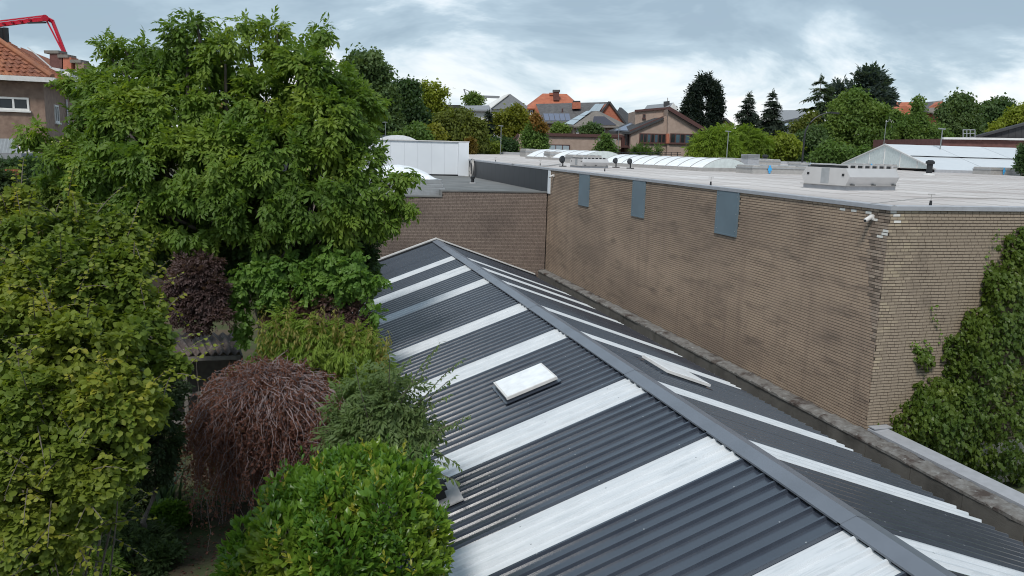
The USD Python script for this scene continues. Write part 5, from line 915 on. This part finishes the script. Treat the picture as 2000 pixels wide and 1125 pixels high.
slab(t, [(895, 213.5, d), (960, 214.5, d), (955, 205.5, d+6), (903, 206.5, d+6)], 'roof_grey', 'low_roof', .3); wall_px(t, [(910, 250), (910, 214), (958, 214.8), (958, 250)], d, 8, 'wall_white', dd=.8); window_px(t, 921, 216, 927, 226, d+.75, 1); wall_px(t, [(870, 240), (870, 205), (899, 205), (899, 240)], d, 6, 'tile_dark', 'annex', 3)
put(t, 'roof_window', MB().bar(at(998, 205, d+1.95), at(1005, 205, d+1.95), .1, .6), 'pane_light'); put(t, 'left_slope', MB().poly([at(994, 183, d+1.8), at(954, 213.5, d+1.8), at(940, 211, d+11), at(984, 186, d+11)], (0, 0, -.2)), 'wall_white')
d = 160; t = thing('dark_hip_house', 'dark hipped roof rising right of the red brick gable', 'house', None, at(1220, 250, d)*[1, 1, 0]); slab(t, [(1210, 209.5, d+6), (1190, 243, d), (1243, 243, d)], 'tile_dark', th=.3); slab(t, [(1210, 209.5, d+6), (1243, 243, d), (1248, 240, d+12), (1214, 210, d+10)], 'tile_dark', 'right_slope', .3); wall_px(t, [(1192, 262), (1192, 243), (1241, 243), (1241, 262)], d, 8, 'brick_house', dd=.5)
d = 140; t = thing('white_gable_house', 'white gabled house with a grey roof and chimney behind the brown house', 'house', None, at(1300, 250, d)*[1, 1, 0]); slab(t, [(1316, 200.5, d+1), (1264, 205.5, d+9), (1254, 219, d+6), (1305, 217, d-3)], 'roof_grey', th=.25); put(t, 'gable', MB().poly([at(1316, 201, d), at(1304, 218, d-3), at(1304, 260, d-3)*[1, 1, 0], at(1338, 260, d+2)*[1, 1, 0], at(1338, 232, d+2)], FY*4), 'wall_white')
wall_px(t, [(1298, 208), (1298, 198), (1308, 197), (1308, 206)], d, 1, 'tile_dark', 'chimney', 1); put(t, 'antenna', MB().bar(at(1304, 198, d+1.5), at(1304, 191, d+1.5), .1), 'steel_matt')
d = 135; t = thing('yellow_house', 'small yellow gabled house right of the dark domed conifer', 'house', None, at(1415, 255, d)*[1, 1, 0]); put(t, 'wall', MB().poly([at(1416, 233, d), at(1402, 243, d), at(1396, 275, d)*[1, 1, 0], at(1430, 275, d)*[1, 1, 0], at(1430, 246, d)], FY*8), 'wall_yellow'); put(t, 'roof', MB().bar(at(1416, 231.5, d-.3), at(1433, 246, d-.3), .5, .35).bar(at(1416, 231.5, d-.3), at(1400, 243, d-.3), .5, .35), 'tile_slate'); window_px(t, 1407, 241, 1417, 247, d-.1, 2)
d = 112; t = thing('roof_window_house', 'house with a dark roof and two pale roof windows behind the shrubs', 'house', None, at(1530, 280, d)*[1, 1, 0]); slab(t, [(1491, 263.5, d), (1533, 235, d+6), (1562, 229, d+6), (1565, 263, d)], 'tile_dark', th=.25); wall_px(t, [(1497, 300), (1497, 263), (1562, 263), (1562, 300)], d, 7, 'brick_pink', dd=.7); window_px(t, 1503, 268, 1522, 275, d+.6, 3, 'wall_white', 'pane_light')
for x in (1530, 1543): slab(t, [(x, 246, d+2.6), (x+6.5, 246, d+2.6), (x+11, 240.5, d+4), (x+5, 240.5, d+4)], 'pane_light', 'roof_window', .06)
d = 150; t = thing('grey_roof_house', 'pale grey roof behind the dark house with roof windows', 'house', None, at(1540, 250, d)*[1, 1, 0]); slab(t, [(1518, 215, d+5), (1575, 215, d+5), (1575, 236, d), (1516, 236, d)], 'roof_grey', th=.3); wall_px(t, [(1518, 262), (1518, 236), (1573, 236), (1573, 262)], d, 8, 'wall_white', dd=.5)
d = 150; t = thing('red_roof_row', 'row of houses with bright red tiled roofs and a roof window', 'house', None, at(1770, 250, d)*[1, 1, 0]); slab(t, [(1737, 200, d+5), (1796, 199, d+5), (1790, 224, d), (1730, 220, d)], 'tile_red_far', th=.25); wall_px(t, [(1740, 262), (1740, 221), (1788, 223), (1788, 262)], d, 8, 'wall_white', dd=.5); slab(t, [(1737, 211, d+2.2), (1742, 207, d+3), (1746, 210, d+2.6), (1741, 214, d+1.7)], 'pane_light', 'roof_window', .05)
put(t, 'dormer', MB().poly([at(1770, 206, d+.5), at(1756, 224, d+.5), at(1784, 224, d+.5)], FY*5), 'tile_red_far'); wall_px(t, [(1733, 205), (1733, 198), (1738, 198), (1738, 204)], d, 1, 'wall_white', 'chimney', 4)
t = thing('grey_roof_row', 'house with a grey and brownish red steep roof behind the round dark tree', 'house', None, at(1825, 250, d)*[1, 1, 0]); slab(t, [(1803, 200, d+5), (1842, 196, d+5), (1828, 222, d), (1797, 214, d)], 'tile_slate', th=.25); slab(t, [(1824, 198, d+4.6), (1842, 195.6, d+4.6), (1829, 221, d-.2), (1812, 217, d-.2)], 'tile_brown', 'right_slope', .2); wall_px(t, [(1799, 262), (1799, 215), (1842, 198), (1842, 262)], d, 8, 'brick_red', dd=1.4)
d = 72; t = thing('dark_metal_hall', 'dark red brick building with a dark ribbed metal gable roof at the right', 'building', None, at(1930, 300, d)*[1, 1, 0]); wall_px(t, [(1842, 330), (1842, 271), (2080, 274), (2080, 330)], d, 14, 'brick_dark_red'); put(t, 'roof_edge', MB().bar(at(1841, 270, d-.1), at(2081, 273, d-.1), .35, .18), 'white_trim')
for k in range(12): x0 = 1905+13*k; yt = lambda x: 268.5-(x-1903)*.303+.034*(x-1903); put(t, 'metal_sheet', MB().poly([at(x0, 269.5+.012*(x0-1905), d+1), at(x0+12.6, 269.5+.012*(x0-1893), d+1), at(x0+12.6, yt(x0+12.6), d+1), at(x0, yt(x0), d+1)], FY*1.2), 'tile_dark')
put(t, 'verge', MB().bar(at(1902, 268.6, d+.9), at(2061, 225.8, d+.9), .4, .2), 'tile_dark')
cg = MB()
for x in (1881, 1888, 1895, 1904): cg.bar(at(x, 270, d+.5), at(x, 253, d+.5), .06)
for y in (253.5, 261, 268.5): cg.bar(at(1881, y, d+.5), at(1904, y, d+.5), .06)
put(t, 'ladder_cage', cg, 'zinc')
# left brick house with a red tiled hipped roof
d = 45; U = RX*.928+FY*.371; Vv = -RX*.371+FY*.928; C = at(87, 200, d); C[2] = 0; ze = at(100, 157, d)[2]
t = thing('brick_house', 'brown brick house with a red tiled hipped roof at the left edge', 'house', None, C); HWd, HDp, OV = 9.0, 13.0, .55
L3 = lambda a, b, z: C-U*a+Vv*b+UZ*z
put(t, 'wall', MB().poly([L3(HWd, 0, 0), L3(0, 0, 0), L3(0, 0, ze-.1), L3(HWd, 0, ze-.1)], Vv*HDp), 'brick_house')
put(t, 'gutter', MB().bar(L3(HWd+OV, -OV, ze), L3(-OV, -OV, ze), .22, .26).bar(L3(-OV, -OV-.1, ze), L3(-OV, HDp+OV, ze), .22, .26), 'white_trim'); put(t, 'soffit', MB().poly([L3(HWd+OV, -OV, ze-.12), L3(-OV, -OV, ze-.12), L3(-OV, HDp+OV, ze-.12), L3(HWd+OV, HDp+OV, ze-.12)], UZ*.05), 'white_trim')
hh = 3.5; e = (HWd+2*OV)/2; ap0, ap1 = L3(HWd/2, -OV+e, ze+.1+hh), L3(HWd/2, HDp+OV-e*.4, ze+.1+hh)
def tiles(t, A, B, Tp, seed, cw=.36, rh=.40):
    """Pantiles laid in courses on the roof triangle or quad A-B (eave) up to the points Tp (one or two)."""
    rng = R_(seed); Tl, Tr = (Tp[0], Tp[-1]); nrow = int(np.linalg.norm((Tl+Tr)/2-(A+B)/2)/rh); nn = nrm(np.cross(B-A, Tl-A)); nn = nn if nn[2] > 0 else -nn; out = []
    for r in range(nrow):
        s0, s1 = r/nrow, min(1, (r+1.12)/nrow); l0, r0, l1, r1 = A+(Tl-A)*s0, B+(Tr-B)*s0, A+(Tl-A)*s1, B+(Tr-B)*s1; n = max(1, int(np.linalg.norm(r0-l0)/cw))
        for k in range(n):
            g = [l0+(r0-l0)*(k+x)/n+nn*h for x, h in ((0, .045), (.35, .10), (.7, .045), (.98, .03))]; g1 = [l1+(r1-l1)*(k+x)/n+nn*h for x, h in ((0, .0), (.35, .05), (.7, .0), (.98, -.01))]; b0 = [p-nn*.05 for p in g]
            out.append((np.array(g+g1+b0), np.array([(0, 1, 5), (0, 5, 4), (1, 2, 6), (1, 6, 5), (2, 3, 7), (2, 7, 6), (8, 9, 1), (8, 1, 0), (9, 10, 2), (9, 2, 1), (10, 11, 3), (10, 3, 2)])))
    return out
q0 = tiles(t, L3(HWd+OV, -OV, ze+.1), L3(-OV, -OV, ze+.1), [ap0], 1); q1 = tiles(t, L3(-OV, -OV, ze+.1), L3(-OV, HDp+OV, ze+.1), [ap0, ap1], 2)
allq = q0+q1; dist = np.array([np.linalg.norm(v.mean(0)-CAM) for v, f in allq]); px_ = np.array([1000+FOC*((v.mean(0)-CAM)@CR)/((v.mean(0)-CAM)@FD) for v, f in allq]); o = np.argsort(np.where(px_ > -5, dist, 1e5)); one = set(o[:280].tolist())
for i in sorted(one): put(t, 'roof_tile', allq[i], 'tile_red')
put(t, 'roof_tiles', join(*[allq[i] for i in range(len(allq)) if i not in one]), 'tile_red', kind='stuff'); put(t, 'roof_deck', MB().poly([L3(HWd+OV, -OV, ze+.06), L3(-OV, -OV, ze+.06), ap0-UZ*.1], (0, 0, -.05)).poly([L3(-OV, -OV, ze+.06), L3(-OV, HDp+OV, ze+.06), ap1-UZ*.1, ap0-UZ*.1], (0, 0, -.05)), 'tile_slate')
put(t, 'hip_tiles', MB().tube([L3(-OV, -OV, ze+.2), ap0+UZ*.1, ap1+UZ*.1], .14, 8), 'tile_red'); put(t, 'roof_window', MB().poly([p+nrm(np.cross(Vv, ap0-L3(-OV, -OV+e, ze)))*-.0+UZ*.22 for p in (L3(.05, 3.2, ze+.7), L3(.05, 3.9, ze+.7), L3(1.15, 3.9, ze+1.75), L3(1.15, 3.2, ze+1.75))], (0, 0, .05)), 'wall_white')
def win_l(a0, a1, z0, z1, n, side=False):
    P = (lambda s, z, o: L3(a0+(a1-a0)*s, -o, z)) if not side else (lambda s, z, o: L3(-o, a0+(a1-a0)*s, z)); F = MB(); w = abs(a1-a0); fw = .1/w; fz = .1; nv = -Vv if not side else U
    r = lambda mb, s0, s1, za, zb, o0, o1: mb.poly([P(s0, za, o0), P(s1, za, o0), P(s1, zb, o0), P(s0, zb, o0)], nv*(o1-o0))
    r(F, 0, 1, z0, z0+fz, .0, .06); r(F, 0, 1, z1-fz, z1, .0, .06)
    for k in range(n+1): x = (1-fw)*k/n; r(F, x, x+fw, z0+fz+.001, z1-fz-.001, .0, .06)
    f = put(t, 'window', F, 'wall_white')
    for k in range(n): p = MB(); r(p, (1-fw)*k/n+fw, (1-fw)*(k+1)/n, z0+fz, z1-fz, .0, .02); put(f, 'pane', p, 'pane_dark')
    s_ = MB(); r(s_, -.05, 1.05, z0-.1, z0-.002, 0, .14); put(f, 'sill', s_, 'wall_white')
zz = lambda y: at(40, y, d)[2]
win_l(2.25, .75, zz(216), zz(191), 2); win_l(1.4, .0+.45, zz(299), zz(270), 2); win_l(3.1, 4.6, zz(236), zz(199), 2, True)
put(t, 'drain_pipe', MB().tube([L3(-.1, 7.6, 1), L3(-.1, 7.6, ze)], .06, 6), 'zinc')
for x in (2, 11): put(t, 'flue_pipe', MB().tube([at(x+1.5, 82, 50), at(x, 54, 50)], .16, 8), 'black_plastic')
bal = MB(); pa, pb = at(-60, 298, 42), at(34, 299, 42); ht = UZ*(at(20, 270, 42)[2]-at(20, 298, 42)[2]); bd = t
b = thing('balcony', 'concrete balcony with a corrugated grey metal parapet at the left edge', 'balcony', None, pb*[1, 1, 0]); n = 34
for k in range(n): p = pa+(pb-pa)*k/n; q = pa+(pb-pa)*(k+.86)/n; put(b, 'metal_strip', MB().poly([p, q, q+ht, p+ht], FY*(.05+.04*(k % 2))), 'balcony_sheet')
put(b, 'slab', MB().poly([pa-UZ*.32, pb-UZ*.32+RX*.2, pb-UZ*.02+RX*.2, pa-UZ*.02], FY*2.6), 'roof_grey'); put(b, 'pier', MB().poly([at(-40, 300, 42.3), at(8, 300, 42.3), at(8, 300, 42.3)*[1, 1, 0], at(-40, 300, 42.3)*[1, 1, 0]], FY*.6), 'brick_pink')
t = thing('garden_wall', 'dark red brick garden wall below the clipped hedge', 'wall', None, at(60, 350, 33)*[1, 1, 0]); wall_px(t, [(-60, 349), (150, 354), (150, 420), (-60, 420)], 33, .3, 'brick_dark_red'); put(t, 'coping', MB().bar(at(-60, 348, 33.1), at(150, 353, 33.1), .4, .08), 'concrete')
for k, (x, lab) in enumerate(((20, 'terracotta flower pot on the garden wall, left one'), (31, 'terracotta flower pot on the garden wall, right one'))):
    p = at(x, 348, 33.1); p[2] += .04; tt_ = thing('flower_pot', lab, 'flower pot', 'pots on the garden wall', p); put(tt_, 'pot', MB().lathe([(.001, 0), (.1, 0), (.15, .26), (.17, .26), (.17, .32), (.12, .32), (.1, .27), (.001, .27)], n=12), 'terracotta', local=True); put(tt_, 'foliage', scatter([leaf(.14, .05, 1)], np.array([[0, 0, .3]]*26)+R_(k).normal(size=(26, 3))*.04, R_(k+5).normal(size=(26, 3))+[0, 0, 1.2], R_(k+9).normal(size=(26, 3)), 1.1, R_(k)), 'leaf_mid', local=True)
# neighbour house with chimneys and a white dormer
d = 62; t = thing('terrace_house', 'terrace house with red roof, brick chimneys and a white dormer beyond the brick house', 'house', None, at(120, 200, d)*[1, 1, 0])
slab(t, [(40, 92, d+4), (105, 118, d+8), (205, 200, d+4), (120, 200, d-4)], 'tile_red', th=.2); wall_px(t, [(118, 330), (118, 198), (215, 200), (215, 330)], d, 8, 'brick_house', dd=-2); slab(t, [(150, 158, d+2), (200, 160, d+9), (190, 196, d-2.4), (150, 192, d-2.4)], 'tile_red', 'lower_roof', .2)
for x0, x1, y0, y1, m in ((97, 121, 104, 133, 'brick_dark_red'), (123, 139, 112, 136, 'brick_red'), (147, 164, 122, 150, 'brick_house')):
    wall_px(t, [(x0, y1), (x0, y0), (x1, y0), (x1, y1)], d, 1.0, m, 'chimney', -1); put(t, 'chimney_cap', MB().bar(at(x0-2, y0-1, d-.5), at(x1+2, y0-1, d-.5), 1.2, .22), 'tile_brown')
wall_px(t, [(96, 158), (96, 134), (140, 142), (140, 165)], d, 3, 'wall_white', 'dormer', -3); put(t, 'dormer_roof', MB().bar(at(90, 132.5, d-1.6), at(143, 141, d-1.6), 3.4, .2), 'white_trim'); window_px(t, 121, 143, 134, 160, d-3.05, 3, 'wall_white')
t = thing('distant_red_house', 'scrap of a red brick house seen through the walnut crown', 'house', None, at(400, 260, 80)*[1, 1, 0]); wall_px(t, [(370, 330), (370, 205), (430, 205), (430, 330)], 80, 8, 'brick_red'); slab(t, [(365, 206, 79.5), (435, 206, 79.5), (430, 190, 84), (370, 190, 84)], 'tile_red_far')
# concrete pump boom
t = thing('pump_boom', 'raised crimson crane boom folded above the brick house', 'crane', None, at(60, 60, 78)*[1, 1, 0]); d = 78
put(t, 'lower_arm', MB().bar(at(-90, 60, d), at(88, 37, d), .3, .36), 'crane_red'); put(t, 'pipe', MB().bar(at(-90, 52, d-.6), at(88, 30.5, d-.6), .12), 'crane_red'); put(t, 'joint', MB().tube([at(88, 35, d-.7), at(88, 35, d+.6)], .3, 10), 'crane_red')
put(t, 'link', MB().bar(at(86, 33, d), at(103, 42, d), .3, .34), 'crane_red'); put(t, 'upper_arm', MB().bar(at(102, 40, d), at(128, 106, d), .22, .26), 'crane_red'); put(t, 'pipe', MB().bar(at(91, 40, d-.4), at(124, 104, d-.4), .11), 'crane_red'); put(t, 'cylinder', MB().bar(at(54, 45, d-.4), at(90, 44, d-.4), .13), 'black_plastic')
for k in range(5): put(t, 'bracket', MB().bar(at(10+17*k-20, 50.5-2.7*k+1, d-.3), at(10+17*k-20, 45.5-2.7*k+1.5, d-.3), .18), 'crane_red')
t = thing('tower_crane', 'thin distant tower crane over the white house', 'crane', None, at(907, 200, 320)*[1, 1, 0]); put(t, 'mast', MB().bar(at(910, 215, 320), at(910, 190, 320), .5).bar(at(912, 192, 320), at(906, 174, 320), .5), 'roof_grey'); put(t, 'jib', MB().bar(at(908, 187, 320), at(976, 190, 320), .5, .9), 'roof_grey'); put(t, 'stay', MB().bar(at(906, 174, 320), at(940, 188, 320), .25), 'roof_grey')
def lamp(x, ytop, ybase, d, lab, arch=False, dark=False):
    t = thing('street_lamp', lab, 'street lamp', None, at(x, ybase, d)*[1, 1, 0]); p = at(x, ytop, d); m = 'black_plastic' if dark else 'lamp_grey'; b = np.array([p[0], p[1], 0.])
    if not arch: put(t, 'pole', MB().tube([b, p], [.06, .04], 7), m); put(t, 'lamp_head', MB().bar(p-RX*.32+UZ*.04, p+RX*.22, .2, .09), m)
    else:
        c = [b, p-UZ*2.2]+[p-UZ*2.2+RX*2.4*(1-math.cos(a))+UZ*2.2*math.sin(a) for a in np.linspace(.2, 1.45, 7)]; put(t, 'pole', MB().tube(c, np.linspace(.09, .045, len(c)), 7), m); put(t, 'lamp_head', MB().bar(c[-1], c[-1]+RX*.8-UZ*.05, .3, .14), m)
lamp(753, 239, 285, 84, 'slim grey street lamp behind the arched rooflight'); lamp(979, 246, 300, 88, 'slim grey street lamp in front of the clipped hedge'); lamp(1576, 218, 312, 74, 'tall black street lamp with an arched arm', True, True); lamp(1841, 252, 300, 66, 'grey street lamp before the dark red brick building'); lamp(1423, 257, 300, 78, 'pale street lamp standing in the bamboo'); lamp(1209, 252, 300, 90, 'slim street lamp before the brown house')
t = thing('flag_pole', 'thin pale pole behind the white glass gable', 'pole', None, at(1728, 290, 80)*[1, 1, 0]); p = at(1731, 238, 80); put(t, 'pole', MB().tube([p*[1, 1, 0], p], [.045, .03], 6), 'lamp_grey'); put(t, 'finial', MB().lathe([(.001, 0), (.08, .06), (.001, .14)], p, 8), 'white_trim')
t = thing('rail_fence', 'low dark railing along the road before the brown house', 'fence', None, at(1200, 300, 82)*[1, 1, 0])
for k in range(20): put(t, 'post', MB().bar(at(1095+12*k, 305, 82), at(1095+12*k, 297, 82), .06), 'black_plastic')
put(t, 'rail', MB().bar(at(1092, 297, 82), at(1330, 298, 82), .05).bar(at(1092, 301, 82), at(1330, 302, 82), .05), 'black_plastic')
